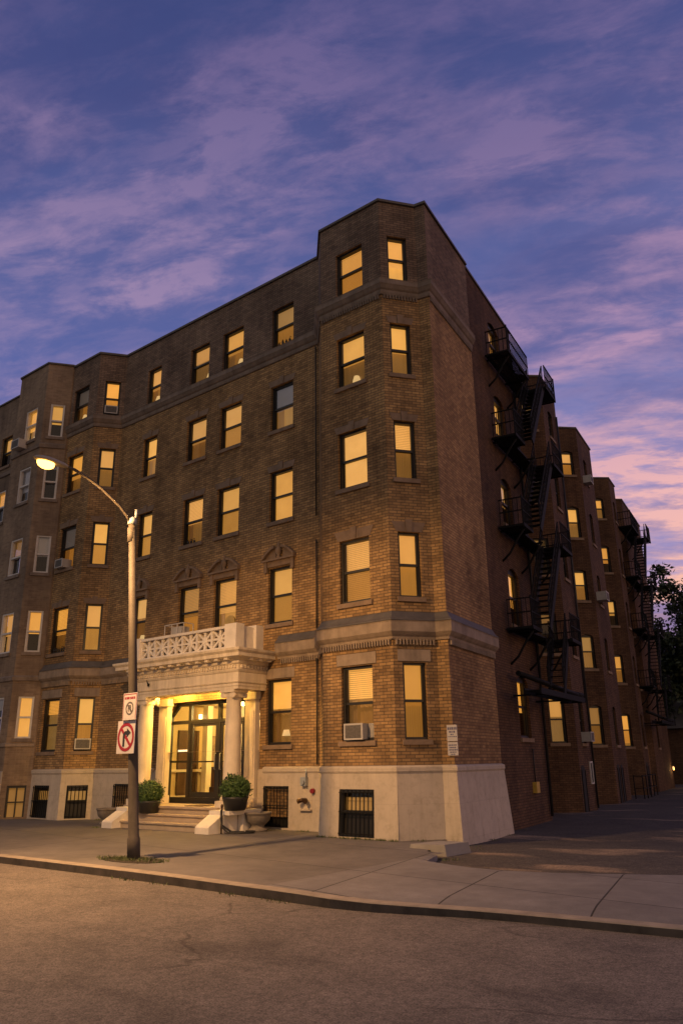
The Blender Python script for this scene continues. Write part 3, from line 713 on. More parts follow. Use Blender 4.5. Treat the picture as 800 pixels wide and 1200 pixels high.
# barred basement windows
def basement_window(i, s0, s1, z0, z1):
    P = plinth_map(i); fr = fF[i]
    class G:   # a frame that follows the battered plinth
        @staticmethod
        def p(a, z, o=0): return P(a, z, o)
    mb = MB(); t = .06
    mb.fbox(G, s0+.001, s0+t, z0, z1, -.2, -.04); mb.fbox(G, s1-t, s1-.001, z0, z1, -.2, -.04); mb.fbox(G, s0+t, s1-t, z1-t, z1-.001, -.2, -.042); mb.fbox(G, s0+t, s1-t, z0, z0+t, -.2, -.042)
    zm = z0+(z1-z0)*.52
    mb.fbox(G, s0+t, s1-t, zm-.03, zm+.03, -.19, -.06); mb.fbox(G, s0+t, s1-t, z0+t, zm-.03, -.18, -.13)
    w = obj('basement_window', mb, FRAME_BK, bld)
    mb = MB(); mb.face([P(s0+t, zm, -.185), P(s1-t, zm, -.185), P(s1-t, z1-t, -.185), P(s0+t, z1-t, -.185)]); obj('pane', mb, GLASS, w)
    mb = MB(); mb.face([P(s0, zm, -.235), P(s1, zm, -.235), P(s1, z1-.18, -.235), P(s0, z1-.18, -.235)]); obj('blind', mb, DIMB, w)
    mb = MB(); mb.face([P(s0, z0, -.30), P(s1, z0, -.30), P(s1, z1, -.30), P(s0, z1, -.30)]); obj('backing', mb, ROOMD, w)
    mb = MB(); n = max(4, int((s1-s0)/.115))
    for q in range(n+1):
        a = s0+.03+(s1-s0-.06)*q/n; mb.bar(P(a, z0+.02, .02), P(a, z1-.02, .02), .018)
    for z in (z0+.07, zm, z1-.07): mb.bar(P(s0+.01, z, .028), P(s1-.01, z, .028), .02)
    obj('bar_grille', mb, IRON, w)
for i, l in BASEWIN.items():
    for q in l: basement_window(i, *q)

# stone pediments over the second-floor windows of the main front
for c, (x0, x1) in cols.items():
    a, b = xs_main(x0)-.13, xs_main(x1)+.13; z = F2[1]+.03; m = (a+b)/2; w = (b-a)/2
    mb = MB(); fr = MAIN
    mb.fbox(fr, a+.07, b-.07, z, z+.16, -.03, .05)                  # frieze
    mb.fbox(fr, a+.02, a+.13, z-.16, z+.16, -.03, .085); mb.fbox(fr, b-.13, b-.02, z-.16, z+.16, -.03, .085)   # consoles
    mb.fbox(fr, a-.03, b+.03, z+.16, z+.215, -.03, .14)
    for sgn in (-1, 1):                                            # broken curved rakes
        pts = []
        for j in range(7):
            t = j/6; xx = w+.03-(w+.03-.14)*t; zz = z+.215+.30*math.sin(t*pi/2)**1.1
            pts.append((m+sgn*xx, zz))
        poly = [(x, y+.075) for x, y in pts]
        for j in range(6):
            q = [pts[j], pts[j+1], poly[j+1], poly[j]]
            if sgn > 0: q = q[::-1]
            mb.prism(q, fr, -.03, .15)
            q = [(pts[j][0], z+.215), (pts[j+1][0], z+.215), (pts[j+1][0], pts[j+1][1]), (pts[j][0], pts[j][1])]
            if sgn > 0: q = q[::-1]
            mb.prism(q, fr, -.03, .04)
    q = fr.p(m, z+.215, .07)
    mb.lathe(q, [(.06, 0), (.065, .05), (.035, .08), (.085, .16), (.10, .24), (.075, .32), (.04, .36), (.055, .40), (.03, .45), (.008, .5)], 14)
    obj('window_pediment', mb, LINTEL, bld)

# downpipes in the corner between front and bay
mb = MB()
q = MAIN.p(MAIN.L-.07, 0, .07)
for z0, z1 in ((5.1, 7.6), (8.3, 13.7), (1.6, 4.3)):
    mb.tube([(q[0], q[1], z0), (q[0], q[1], z1)], .02, 8)
    for z in (z0+.2, z1-.1): mb.lathe((q[0], q[1], z), [(.028, 0), (.028, .05)], 8)
obj('downpipe', mb, PIPE, bld)
mb = MB(); q = fS[0].p(fS[0].L-.25, 0, .07)
mb.tube([(q[0], q[1], 0.0), (q[0], q[1], 16.0)], .045, 8); obj('downpipe', mb, PIPE, bld)
for i, a in ((6, .6), (10, 1.2), (14, .5)):
    mb = MB(); q = fS[i].p(a, 0, .08); mb.tube([(q[0], q[1], -.1), (q[0], q[1], 16.2)], .05, 8); obj('downpipe', mb, PIPE, bld)
mb = MB(); q = fS[4].p(fS[4].L-.2, 0, .06); mb.tube([(q[0], q[1], -.1), (q[0], q[1], 15.8)], .04, 8); obj('downpipe', mb, PIPE, bld)

# ------------------------------------------------------------------ portico
PY = 15.2
XL, XR = -19.65, -15.88          # column centres
por = obj('portico', (lambda m: (m.box(-20.0, -15.5, 14.86, 16.45, -.05, .56), m)[1])(MB()), STEP, bld, label='landing of the white columned porch')
mb = MB()
mb.box(-19.3, -15.95, 14.28, 14.858, -.05, .145); mb.box(-19.3, -15.95, 14.235, 14.858, .1452, .187)
mb.box(-19.3, -15.95, 14.57, 14.858, .1872, .332); mb.box(-19.3, -15.95, 14.525, 14.858, .3322, .374)
mb.box(-19.28, -15.97, 14.80, 14.859, .51, .562)
obj('steps', mb, STEP, por)
def cheek(xc, w):
    m = MB()
    a, b = xc-w/2, xc+w/2
    prof = [(13.98, -.05), (14.95, -.05), (14.95, .42), (14.42, .42), (14.02, .19), (13.98, .15)]
    n = len(prof); vs = [(a, y, z) for y, z in prof]+[(b, y, z) for y, z in prof]
    m.mesh(vs, [tuple(range(n)), tuple(reversed(range(n, 2*n)))]+[(k, n+k, n+(k+1) % n, (k+1) % n) for k in range(n)])
    m.box(a-.02, b+.22 if xc > -17 else b+.02, 14.45, 15.6, .422, .52)
    if xc > -17: m.box(b+.005, b+.2, 14.96, 15.6, -.05, .42)
    return m
obj('cheek_wall', cheek(-15.62, .50), WHITE, por); obj('cheek_wall', cheek(-19.52, .46), WHITE, por)
def column(xc):
    m = MB(); c = (xc, PY, .0)
    m.box(xc-.30, xc+.30, PY-.30, PY+.30, .52, .72)
    m.lathe((xc, PY, .72), [(.29, 0), (.30, .05), (.28, .09), (.25, .11), (.265, .15), (.245, .19), (.232, .22), (.235, .9), (.228, 1.5), (.213, 2.2), (.20, 2.60), (.215, 2.63), (.215, 2.66)], 28)
    # ionic head: scrolls and abacus
    for sx in (-1, 1):
        for y in (PY-.20, PY+.20):
            m.tube([(xc+sx*.20, y-.05, 3.43), (xc+sx*.20, y+.05, 3.43)], .075, 12)
    m.box(xc-.24, xc+.24, PY-.22, PY+.22, 3.38, 3.50); m.box(xc-.27, xc+.27, PY-.27, PY+.27, 3.502, 3.578)
    return m
obj('column', column(XL), CREAM, por); obj('column', column(XR), CREAM, por)
for xc in (XL, XR):     # pilasters against the wall
    m = MB(); m.box(xc-.20, xc+.20, 15.84, 16.02, .562, 3.36); m.box(xc-.25, xc+.25, 15.79, 16.03, .563, .78); m.box(xc-.24, xc+.24, 15.80, 16.03, 3.362, 3.577)
    m.box(xc-.15, xc+.15, 15.82, 15.84, .95, 3.05)
    obj('pilaster', m, CREAM, por)
# entablature: hollow beam on three sides with bands, modillions and dentils
ex0, ex1, ey = -20.12, -15.45, 14.93
pathE = [(ex0, 16.0), (ex0, ey), (ex1, ey), (ex1, 16.0)]
mb = MB()
mb.sweep(pathE, [(-.42, 3.58), (.0, 3.58), (.0, 3.66), (.018, 3.662), (.018, 3.73), (.045, 3.75), (.055, 3.78), (.02, 3.79), (.02, 4.02), (.05, 4.05), (.07, 4.09), (.05, 4.10), (.05, 4.22), (.10, 4.26), (.10, 4.33)])
mb.sweep(pathE, [(.0, 4.33), (.10, 4.33), (.34, 4.40), (.36, 4.41), (.36, 4.50), (.42, 4.56), (.43, 4.62), (.0, 4.68)])
frE = [Frame(a, b) for a, b in zip(pathE, pathE[1:])]
for fr in frE:
    n = int(fr.L/.11)
    for i in range(n): mb.fbox(fr, (i+.25)*fr.L/n, (i+.78)*fr.L/n, 4.13, 4.218, .04, .095)
    n = max(3, int(fr.L/.38))
    for i in range(n): mb.fbox(fr, (i+.33)*fr.L/n, (i+.67)*fr.L/n, 4.335, 4.398, .08, .31)
obj('entablature', mb, CREAM, por)
mb = MB(); mb.box(ex0+.04, ex1-.04, ey+.03, 15.99, 4.60, 4.69); obj('balcony_floor', mb, CREAM, por)
mb = MB(); mb.box(ex0+.3, ex1-.3, ey+.3, 15.99, 3.98, 4.02); obj('soffit', mb, CREAM, por)
# balustrade with star panels
bz0, bz1 = 4.69, 5.36; by = 15.12
mb = MB()
for a, b in ((-20.30, -19.90), (-16.08, -15.62)): mb.box(a, b, by-.16, by+.16, bz0, bz1+.03)
mb.box(-19.9, -16.08, by-.10, by+.10, bz0, bz0+.08); mb.box(-19.9, -16.08, by-.11, by+.11, bz1-.075, bz1)
for xw in (-20.18, -15.76): mb.box(xw-.09, xw+.09, by+.16, 15.99, bz0, bz1-.02); 
mb.box(-15.95, -15.57, 15.70, 15.995, bz0, bz1+.04)
obj('balustrade', mb, WHITE, por)
npan = 6; x0 = -19.9; wp = (-16.08+19.9)/npan
for i in range(npan):
    a = x0+i*wp; c = a+wp/2; zc = (bz0+.08+bz1-.075)/2; hw = wp/2; hh = (bz1-.075-bz0-.08)/2; m = MB()
    m.box(a, a+.04, by-.06, by+.06, bz0+.081, bz1-.076); m.box(a+wp-.04, a+wp-.001, by-.06, by+.06, bz0+.081, bz1-.076)
    y = by
    for (dx, dz), wd in (((1, 0), .06), ((0, 1), .06), ((1, 1), .062), ((1, -1), .062)):
        m.bar((c-dx*(hw-.02), y, zc-dz*(hh-.005)), (c+dx*(hw-.02), y, zc+dz*(hh-.005)), wd, .09 if dx == 0 else wd)
    m.tube([(c, y-.05, zc), (c, y+.05, zc)], .075, 12)
    obj('star_panel', m, WHITE, por)
# door and glazing
dx0, dx1, dy = -19.85, -15.65, 16.32
mb = MB(); cx = .32
frD = Frame((dx0, dy), (dx1, dy))
W = frD.L
def dbar(a, b, c, d_, o0=-.04, o1=.05): mb.fbox(frD, a, b, c, d_, o0, o1)
mul = [0, .95, 2.25, 3.35, W]
dbar(.0, .10, .56, 3.05); dbar(W-.1, W, .56, 3.05)
mb.prism([(0, 3.05), (.10, 3.05), (.42, 3.34), (.42, 3.458), (.36, 3.458)], frD, -.04, .05)
mb.prism([(W-.10, 3.05), (W, 3.05), (W-.36, 3.458), (W-.42, 3.458), (W-.42, 3.34)], frD, -.04, .05)
dbar(.42, W-.42, 3.36, 3.458); dbar(.1, W-.1, 2.83, 2.93, -.04, .052); dbar(.1, W-.1, .56, .72, -.04, .052)
for m_ in mul[1:-1]: dbar(m_-.06, m_+.06, .72, 3.36, -.045, .047)
dbar(.1, .89, 1.70, 1.76, -.03, .03); dbar(3.41, W-.1, 1.70, 1.76, -.03, .03)
ent = obj('entrance_door', mb, FRAME_BK, bld)
for a, b in ((1.01, 2.19), (2.31, 3.29)):
    mb = MB()
    dbar(a+.005, a+.09, .725, 2.825, -.02, .03); dbar(b-.09, b-.005, .725, 2.825, -.02, .03); dbar(a+.09, b-.09, 2.74, 2.825, -.02, .028); dbar(a+.09, b-.09, .725, .87, -.02, .028); dbar(a+.09, b-.09, 1.70, 1.74, .0, .04)
    obj('door_leaf', mb, FRAME_BK, ent)
    mb = MB(); hx = b-.05 if a < 2 else a+.05
    q0, q1 = frD.p(hx, 1.5, .08), frD.p(hx, 1.95, .08)
    mb.tube([frD.p(hx, 1.5, .03), q0, q1, frD.p(hx, 1.95, .03)], .014, 8); obj('door_handle', mb, GREYM, ent)
mb = MB(); quad_f(mb, frD, .1, W-.1, .72, 2.83, 0); quad_f(mb, frD, .12, W-.12, 2.93, 3.36, 0)
obj('door_glass', mb, GLASS, ent)
# white lettering strip on the left sidelight, unreadable in the photograph
mb = MB(); a = .42
for w_ in (.05, .07, .04, .07, .05, .08): mb.fbox(frD, a, a+w_, 2.02, 2.075, .004, .008); a += w_+.018
obj('door_lettering', mb, emitter('bright_lettering', (1, .9, .7), .9), ent)
mb = MB()   # corner infill of the opening
mb.prism([(0, 3.05), (.36, 3.46), (0, 3.46)], Frame((dx0, 16.0), (dx1, 16.0)), -.30, 0); mb.prism([(W, 3.05), (W, 3.46), (W-.36, 3.46)], Frame((dx0, 16.0), (dx1, 16.0)), -.30, 0)
obj('entrance_corner', mb, BR_TAN, bld)
# lobby
LOBW = plain('lobby_wall', (.66, .52, .26), .7, .1, 2); LOBF = plain('lobby_floor', (.36, .24, .12), .35, .3, 2)
mb = MB(); lx0, lx1, ly0, ly1, lz0, lz1 = -20.3, -15.2, 16.36, 20.2, .56, 3.45
mb.face([(lx0, ly1, lz0), (lx1, ly1, lz0), (lx1, ly1, lz1), (lx0, ly1, lz1)]); mb.face([(lx0, ly0, lz0), (lx0, ly1, lz0), (lx0, ly1, lz1), (lx0, ly0, lz1)]); mb.face([(lx1, ly1, lz0), (lx1, ly0, lz0), (lx1, ly0, lz1), (lx1, ly1, lz1)]); mb.face([(lx0, ly1, lz1), (lx1, ly1, lz1), (lx1, ly0, lz1), (lx0, ly0, lz1)])
lob = obj('lobby', mb, LOBW, bld)
mb = MB(); mb.face([(lx0, ly0, lz0), (lx1, ly0, lz0), (lx1, ly1, lz0), (lx0, ly1, lz0)]); obj('lobby_floor', mb, LOBF, lob)
mb = MB(); mb.box(-19.3, -18.95, 18.6, 18.9, .56, 3.44); mb.box(-17.35, -17.0, 18.6, 18.9, .56, 3.44); mb.box(-19.3, -17.0, 18.62, 18.88, 2.75, 3.43); obj('inner_doorway', mb, WHITE, lob)
mb = MB(); mb.box(-20.2, -19.35, 18.0, 18.5, .56, 1.5); mb.box(-20.25, -19.3, 17.95, 18.55, 1.5, 1.56); obj('reception_desk', mb, plain('dark_wood', (.16, .08, .03), .5, .3, 4), lob)
mb = MB(); mb.box(-18.7, -17.9, 20.1, 20.19, 1.6, 2.5); mb.box(-16.6, -15.9, 20.1, 20.19, .57, 2.6); obj('lobby_door', mb, plain('lobby_door_paint', (.30, .16, .05), .5, .2, 3), lob)
mb = MB(); mb.box(-19.9, -19.1, 19.3, 20.0, .56, 1.0); mb.box(-19.9, -19.1, 19.9, 20.05, 1.0, 1.5); obj('lobby_seat', mb, plain('seat_cloth', (.36, .28, .16), .9, .2, 5), lob)
PALE = plain('pale_joinery', (.78, .70, .52), .6, .1, 3); DARKW = plain('walnut', (.09, .045, .02), .45, .3, 4)
mb = MB(); mb.box(-20.295, -20.22, 17.0, 17.1, .565, 2.7); mb.box(-20.295, -20.22, 17.75, 17.85, .565, 2.7); mb.box(-20.295, -20.22, 17.1, 17.75, 2.6, 2.7); mb.box(-20.295, -20.25, 17.1, 17.75, .565, 2.6); obj('inner_door', mb, DARKW, lob)
mb = MB(); mb.box(-20.295, -20.24, 18.15, 18.75, 1.75, 2.55); obj('wall_picture', mb, plain('picture_panel', (.30, .20, .09), .5, .6, 4), lob)
mb = MB(); mb.box(-20.29, -20.18, 16.4, 20.15, 1.42, 1.50); mb.box(-20.29, -20.2, 16.4, 20.15, .565, .72); obj('wall_moulding', mb, PALE, lob)
mb = MB(); mb.box(-19.62, -19.40, 17.45, 17.67, .565, 3.44); mb.box(-19.68, -19.34, 17.39, 17.73, .565, .8); obj('lobby_column', mb, PALE, lob)
mb = MB(); mb.box(-18.95, -18.2, 17.2, 17.55, .565, .98); mb.box(-18.95, -18.2, 17.5, 17.58, .98, 1.45); obj('lobby_bench', mb, DARKW, lob)
WARM = (1.0, .62, .16)
LAMPGLOW = emitter('lamp_glow', (1.0, .70, .25), 6)
mb = MB(); mb.lathe((-17.7, 17.5, 3.36), [(.16, 0), (.2, .05), (.2, .085)], 18); obj('ceiling_lamp', mb, LAMPGLOW, lob)
mb = MB(); mb.lathe((-16.1, 17.6, 2.2), [(.05, 0), (.11, .06), (.11, .2), (.06, .28)], 16); mb.lathe((-18.3, 19.7, 3.3), [(.1, 0), (.14, .08), (.14, .14)], 14); obj('globe_lamp', mb, LAMPGLOW, lob)
def point(name, loc, w, col, rad=.08, parent=None):
    l = bpy.data.lights.new(name, 'POINT'); l.energy = w; l.color = col; l.shadow_soft_size = rad
    o = bpy.data.objects.new(name, l); COL.objects.link(o); o.location = loc; return o
point('lobby_light', (-17.7, 17.5, 3.15), 200, (1, .66, .20), .15); point('lobby_light', (-18.2, 19.5, 3.0), 90, (1, .68, .23), .12)
# porch downlights
for x in (-18.75, -16.95):
    mb = MB(); mb.lathe((x, 15.55, 3.93), [(.075, 0), (.10, .02), (.10, .048)], 16); obj('downlight', mb, LAMPGLOW, por)
    point('porch_light', (x, 15.62, 3.80), 190, (1, .56, .10), .07)
mb = MB(); mb.box(-18.42, -18.34, 16.20, 16.27, 2.95, 3.08); obj('transom_lamp', mb, emitter('small_bulb', (1, .9, .6), 2.5), ent)
# balcony entablature fixture
tag(obj('wall_hook', (lambda m: (m.tube([(-19.2, 14.90, 3.95), (-19.2, 14.82, 3.97), (-19.2, 14.80, 4.06)], .014, 6), m.lathe((-19.2, 14.86, 3.88), [(.03, 0), (.035, .08)], 8), m)[2])(MB()), IRON), 'small dark metal hook on the white porch frieze', 'hook')

# ------------------------------------------------------------------ neighbour
NB = (-34, 20, 0)
nb = thing('apartment_building', 'grey-brown brick apartment house with white window frames at the left', 'apartment building', NB)
NF = [(-52, 15.2), (-28.75, 15.2), (-28.12, 14.4), (-26.10, 14.4), (-25.553, 15.14), (-25.553, 53)]
nF = [Frame(a, b) for a, b in zip(NF, NF[1:])]
NFL = [(2.58, 3.98), (5.52, 7.0), (8.40, 9.82), (11.25, 12.68), (13.80, 15.18)]
nh = {i: [] for i in range(5)}; nwin = []
for k, (z0, z1) in enumerate(NFL):
    for i, s0, s1 in ((2, .72, 1.55), (3, .24, .76), (0, 21.3, 22.15), (0, 17.5, 18.4)):
        nh[i].append((s0, s1, z0, z1))
        o = dict(frame=FRAME_WH, lintel=0, sill=1)
        o.update({(2, 4): K(blind=.6, bk='b', back='d'), (3, 4): K(blind=.55, bk='b', back='n'), (2, 3): K(blind=.6, bk='k', back='n'), (3, 3): K(blind=.1, bk='k', back='n'),
                  (2, 2): K(blind=.5, bk='d', back='n'), (3, 2): K(blind=.5, bk='k', back='n'), (2, 1): K(blind=.5, bk='p', back='d'), (3, 1): K(blind=.5, bk='b', back='n'),
                  (2, 0): K(blind=.3, bk='k', back='n'), (3, 0): K(blind=1, bk='b', back='c')}.get((i, k), K(blind=.4, bk='p' if k > 2 else 'k', back='n')))
        if i == 0 and k == 4: o['frame'] = FRAME_BK; o['blind'] = .5; o['bk'] = 'b'
        nwin.append((nF[i], s0, s1, z0, z1, o))
mb = MB(); us = 0
nh[3].append((.18, .80, .05, 1.05))
for i, fr in enumerate(nF):
    facet(mb, fr, 0, fr.L, -.2, 16.9, nh[i], us); us += fr.L
obj('wall', mb, BR_GREY, nb)
for a in nwin: make_window(nb, *a)
mb = MB(); mb.sweep(NF, [(-.25, 16.9), (.055, 16.9), (.06, 16.96), (-.25, 16.98)]); obj('coping', mb, SLATE, nb)
mb = MB(); mb.sweep(NF[:-1], [(-.02, 13.30), (.05, 13.32), (.07, 13.46), (.0, 13.52), (-.02, 13.52)]); mb.sweep(NF[:-1], [(-.02, 4.5), (.05, 4.52), (.07, 4.64), (.0, 4.70), (-.02, 4.7)]); obj('cornice', mb, STONE_DK, nb)
mb = MB(); mb.sweep(NF[:-1], [(-.02, 2.30), (.05, 2.31), (.055, 2.40), (-.02, 2.43)]); obj('sill_course', mb, STONE, nb)
mb = MB(); mb.sweep(NF[:4], [(.03, -.2), (.05, 1.5), (-.01, 1.52)]); obj('plinth', mb, plain('grey_painted_plinth', (.36, .32, .29), .8, .2, 1.5, streak=True), nb)
mb = MB(); mb.face([(x, y, 16.6) for x, y in NF]+[(-52, 53, 16.6)]); obj('roof', mb, ROOFM, nb)
fr = nF[3]; mb = MB(); mb.fbox(fr, .18, .24, .05, 1.05, -.2, -.05); mb.fbox(fr, .74, .80, .05, 1.05, -.2, -.05); mb.fbox(fr, .24, .74, .97, 1.05, -.2, -.052); mb.fbox(fr, .47, .51, .05, .97, -.18, -.07); mb.fbox(fr, .24, .74, .5, .54, -.18, -.075)
bw = obj('basement_window', mb, FRAME_BK, nb); mb = MB(); quad_f(mb, fr, .2, .78, .05, 1.0, -.21); obj('blind', mb, DIMB, bw)
mb = MB(); mb.tube([(-28.1, 15.1, 4.7), (-28.6, 15.1, 4.9), (-28.75, 15.1, 13)], .03, 6); mb.tube([(-28.85, 15.1, 13.6), (-28.85, 15.1, 15.6)], .04, 8); obj('downpipe', mb, PIPE, nb)

# ------------------------------------------------------------------ air conditioners
def make_ac():
    t = thing('air_conditioner', '', 'air conditioner', (0, 0, 0), 'air conditioners in the windows')
    m = MB()
    m.box(-.27, .27, -.34, .12, 0, .36); m.box(-.28, .28, -.352, -.338, -.006, .03); m.box(-.28, .28, -.352, -.338, .325, .366); m.box(-.28, -.235, -.352, -.338, .03, .325); m.box(.235, .28, -.352, -.338, .03, .325)
    obj('casing', m, ACM, t)
    m = MB(); m.box(-.235, .235, -.345, -.339, .03, .325)
    for i in range(9): m.box(-.235, .235, -.352, -.345, .045+i*.031, .055+i*.031)
    obj('grille', m, ACG, t)
    return t
ac = make_ac(); first = True
acs = [(fF[4], 1.02, F1[0]+.03, 'air conditioner with pale side panel in the ground-floor front window of the corner bay', 1),
       (fF[1], .55, F5[0]+.05, 'air conditioner set inside the top-floor window nearest the roofline of the left bay', .85),
       (fF[1], .55, F1[0]+.06, 'air conditioner in the ground-floor window just above the left plinth', .92),
       (fF[0], .62, F3[0]+.02, 'air conditioner sticking out of the third-floor window beside the street lamp arm', .85),
       (nF[2], .75, 13.52, 'air conditioner hanging below the white top-floor window behind the lamp glow', 1),
       (fS[8], .7, 8.5, 'white air conditioner high on the dark brick side bay beyond the fire escape', 1.1),
       (fS[8], .7, 14.2, 'air conditioner near the roof of the dark brick side bay', 1),
       (fS[4], 1.1, 2.25, 'air conditioner low on the side wall near the white-framed panel', .95)]
for i_, (fr, s, z, lab, scl) in enumerate(acs):
    dep = (-.22, -.24, -.22, -.06, .0, .06, .02, .0)[i_]
    q = fr.p(s, z, dep); rz = math.atan2(fr.d.y, fr.d.x)
    o = ac if first else copy_tree(ac, None)
    first = False
    o.location = q; o.rotation_euler = (0, 0, rz); o.scale = (scl, scl, scl); o['label'] = lab
m = MB(); m.box(.285, .50, -.10, -.07, .0, .36)
for i in range(5): m.box(.29+i*.043, .31+i*.043, -.115, -.10, .01, .35)
fr, s_, z_ = acs[0][:3]; WPOS[ac] = Vector((0, 0, 0)); obj('side_panel', m, ACM, ac)
# wire guard with unit on the balcony
t = thing('window_cage', 'white metal window guard on the balcony below the second-floor window', 'window guard', (-18.9, 15.80, 5.02))
m = MB(); x0, x1, y0, y1, z0, z1 = -19.5, -18.6, 15.60, 15.98, 5.40, 5.82
for x, y in ((x0, y0), (x1, y0), (x0, y1), (x1, y1), ((x0+x1)/2-.12, y0), ((x0+x1)/2+.14, y0)): m.bar((x, y, 4.70), (x, y, z1), .022)
for z in (z0, z1): m.bar((x0, y0, z), (x1, y0, z), .022); m.bar((x0, y0, z), (x0, y1, z), .022); m.bar((x1, y0, z), (x1, y1, z), .022)
obj('rail', m, FRAME_WH, t); m = MB(); m.box(x0+.3, x1-.15, y0+.05, y1-.02, 5.42, 5.74); obj('casing', m, ACM, t)
# round thing in the balcony window
t = thing('fan', 'round yellow fan standing in the second-floor window over the porch', 'fan', (-17.1, 16.22, F2[0]+.08))
m = MB(); m.tube([(-17.1, 16.10, 5.72), (-17.1, 16.16, 5.72)], .20, 20); obj('guard', m, plain('fan_guard', (.5, .36, .12), .5, .2, 6), t); m = MB(); m.tube([(-17.1, 16.13, 5.48), (-17.1, 16.13, 5.55)], .05, 8); obj('stand', m, FRAME_BK, t)
# small pots on sills
def sill_pots(fr, s0, n, z, lab):
    for i in range(n):
        m = MB(); q = fr.p(s0+i*.15, z, -.12); h = random.uniform(.07, .11); m.lathe(q, [(.03, 0), (.042, h), (.036, h)], 10)
        for j in range(14):
            a = random.uniform(0, 6.3); r_ = random.uniform(.0, .045); zz = h+random.uniform(-.01, .075)
            c = Vector((q[0]+r_*cos(a), q[1]+r_*sin(a), q[2]+zz)); u = Vector((random.uniform(-1, 1), random.uniform(-1, 1), 1))*.02; v = Vector((random.uniform(-1, 1), random.uniform(-1, 1), 0))*.02
            m.face([c-u, c+v, c+u, c-v])
        tag(obj('potted_plant', m, POTM), lab, 'potted plant', 'little pots on the sills')
sill_pots(MAIN, xs_main(-15.2), 4, F5[0]+.07, 'tiny dark pot on the sill of the top-floor window nearest the corner bay')
sill_pots(fF[0], .35, 5, F2[0]+.07, 'tiny dark pot on the second-floor sill of the left bay')
sill_pots(MAIN, xs_main(-19.2), 3, F3[0]+.07, 'tiny dark pot on the third-floor sill above the left pediment')

# ------------------------------------------------------------------ fire escapes
def make_escape():
    # built in the side wall's frame: local x = along the wall, y = outward, origin at the wall foot
    t = thing('fire_escape', '', 'fire escape', (0, 0, 0), 'fire escapes on the side wall')
    PZ = [5.30, 8.40, 11.35, 14.30]
    X0, X1, WD = 0.0, 4.6, 1.15
    NW, NX = .80, 1.0        # the near landing is narrower
    for n, z in enumerate(PZ):
        m = MB(); topf = n == len(PZ)-1
        nx = 2.35 if topf else NX
        for y in (.06, .50): m.bar((X0, y, z), (X1, y, z), .035, .06)
        m.bar((X0, NW, z), (nx, NW, z), .05, .11); m.bar((X1-1.35, WD, z), (X1, WD, z), .05, .11)
        for x, y in ((X0, NW), (nx, NW), (X1-1.35, WD), (X1, WD)): m.bar((x, .03, z-.005), (x, y, z-.005), .035, .06)
        x = X0+.05
        while x < X1:      # slatted deck, open over the stair
            m.bar((x, .06, z+.035), (x, NW if x < nx else WD if x > X1-1.35 else .50, z+.035), .06, .012); x += .085
        obj('platform', m, IRON, t)
        m = MB()
        for a, b, w in ((X0, nx, NW), (X1-1.35, X1, WD)):
            m = MB(); e = a if a == X0 else b
            for zz in (.45, .86): m.bar((a, w, z+zz), (b, w, z+zz), .034); m.bar((e, .08, z+zz), (e, w, z+zz), .034)
            q = int((b-a)/.125)
            for i in range(q+1): m.bar((a+(b-a)*i/q, w, z), (a+(b-a)*i/q, w, z+.86), .02)
            y = .1
            while y < w: m.bar((e, y, z), (e, y, z+.86), .02); y += .14
            m.bar((e, w, z), (e, w, z+.93), .035)
            obj('railing', m, IRON, t)
        for x in (X0+.25, 2.2, X1-.3):
            m = MB(); pts = [(x, .0, z-1.0), (x, .25, z-.78), (x, .5, z-.38), (x, .76, z-.05)]; m.tube(pts, .034, 6); m.bar((x, 0, z-.06), (x, .8, z-.06), .05)
            obj('bracket', m, IRON, t)
    def flight(xa, za, xb, zb, y0, y1, rail=True):
        m = MB()
        for y in (y0, y1): m.bar((xa, y, za), (xb, y, zb), .04, .22)
        n = int(abs(zb-za)/.20)
        for i in range(1, n):
            s = i/n; x = xa+(xb-xa)*s; z = za+(zb-za)*s
            m.hexa([(x-.11, y0, z-.02), (x+.11, y0, z-.02), (x+.11, y1, z-.02), (x-.11, y1, z-.02), (x-.11, y0, z), (x+.11, y0, z), (x+.11, y1, z), (x-.11, y1, z)])
        if rail:
            for y in (y0, y1):
                m.bar((xa, y, za+.85), (xb, y, zb+.85), .036); m.bar((xa, y, za+.45), (xb, y, zb+.45), .024)
                for i in range(0, n+1):
                    s = i/n; x = xa+(xb-xa)*s; z = za+(zb-za)*s; m.bar((x, y, z), (x, y, z+.85), .024)
        return m
    for a, b in zip(PZ, PZ[1:]): obj('stair', flight(1.0, a+.03, 3.3, b+.03, .52, 1.06), IRON, t)
    obj('stair', flight(2.2, 3.5, 3.3, PZ[0]+.03, .54, 1.0), IRON, t)
    # counterbalanced drop stair, swung up level
    m = MB()
    for y in (.66, 1.10): m.bar((-.9, y, 3.42), (4.4, y, 3.46), .05, .16)
    for i in range(22): m.bar((-.8+i*.235, .66, 3.44), (-.8+i*.235, 1.10, 3.44), .10, .02)
    m.tube([(-.3, .35, 3.98), (4.2, 1.0, 3.60)], .075, 10); m.tube([(3.9, .9, 3.62), (4.25, 1.05, 3.59)], .11, 10)
    m.bar((4.4, .3, 3.42), (4.4, 1.15, 3.42), .06); m.bar((4.4, 1.12, 3.42), (4.4, 1.12, 5.3), .035); m.bar((.2, .02, 3.4), (.2, 1.1, 3.4), .05)
    m.bar((2.5, .02, 3.36), (2.5, 1.1, 3.36), .05); m.bar((1.1, .88, 3.4), (1.1, .88, 5.3), .022)
    obj('drop_stair', m, IRON, t)
    return t
fe = make_escape()
def wall_at(y): return (-9.56-.167*(y-16), y, 0)
fe_rot = math.atan2(.986, -.1647)
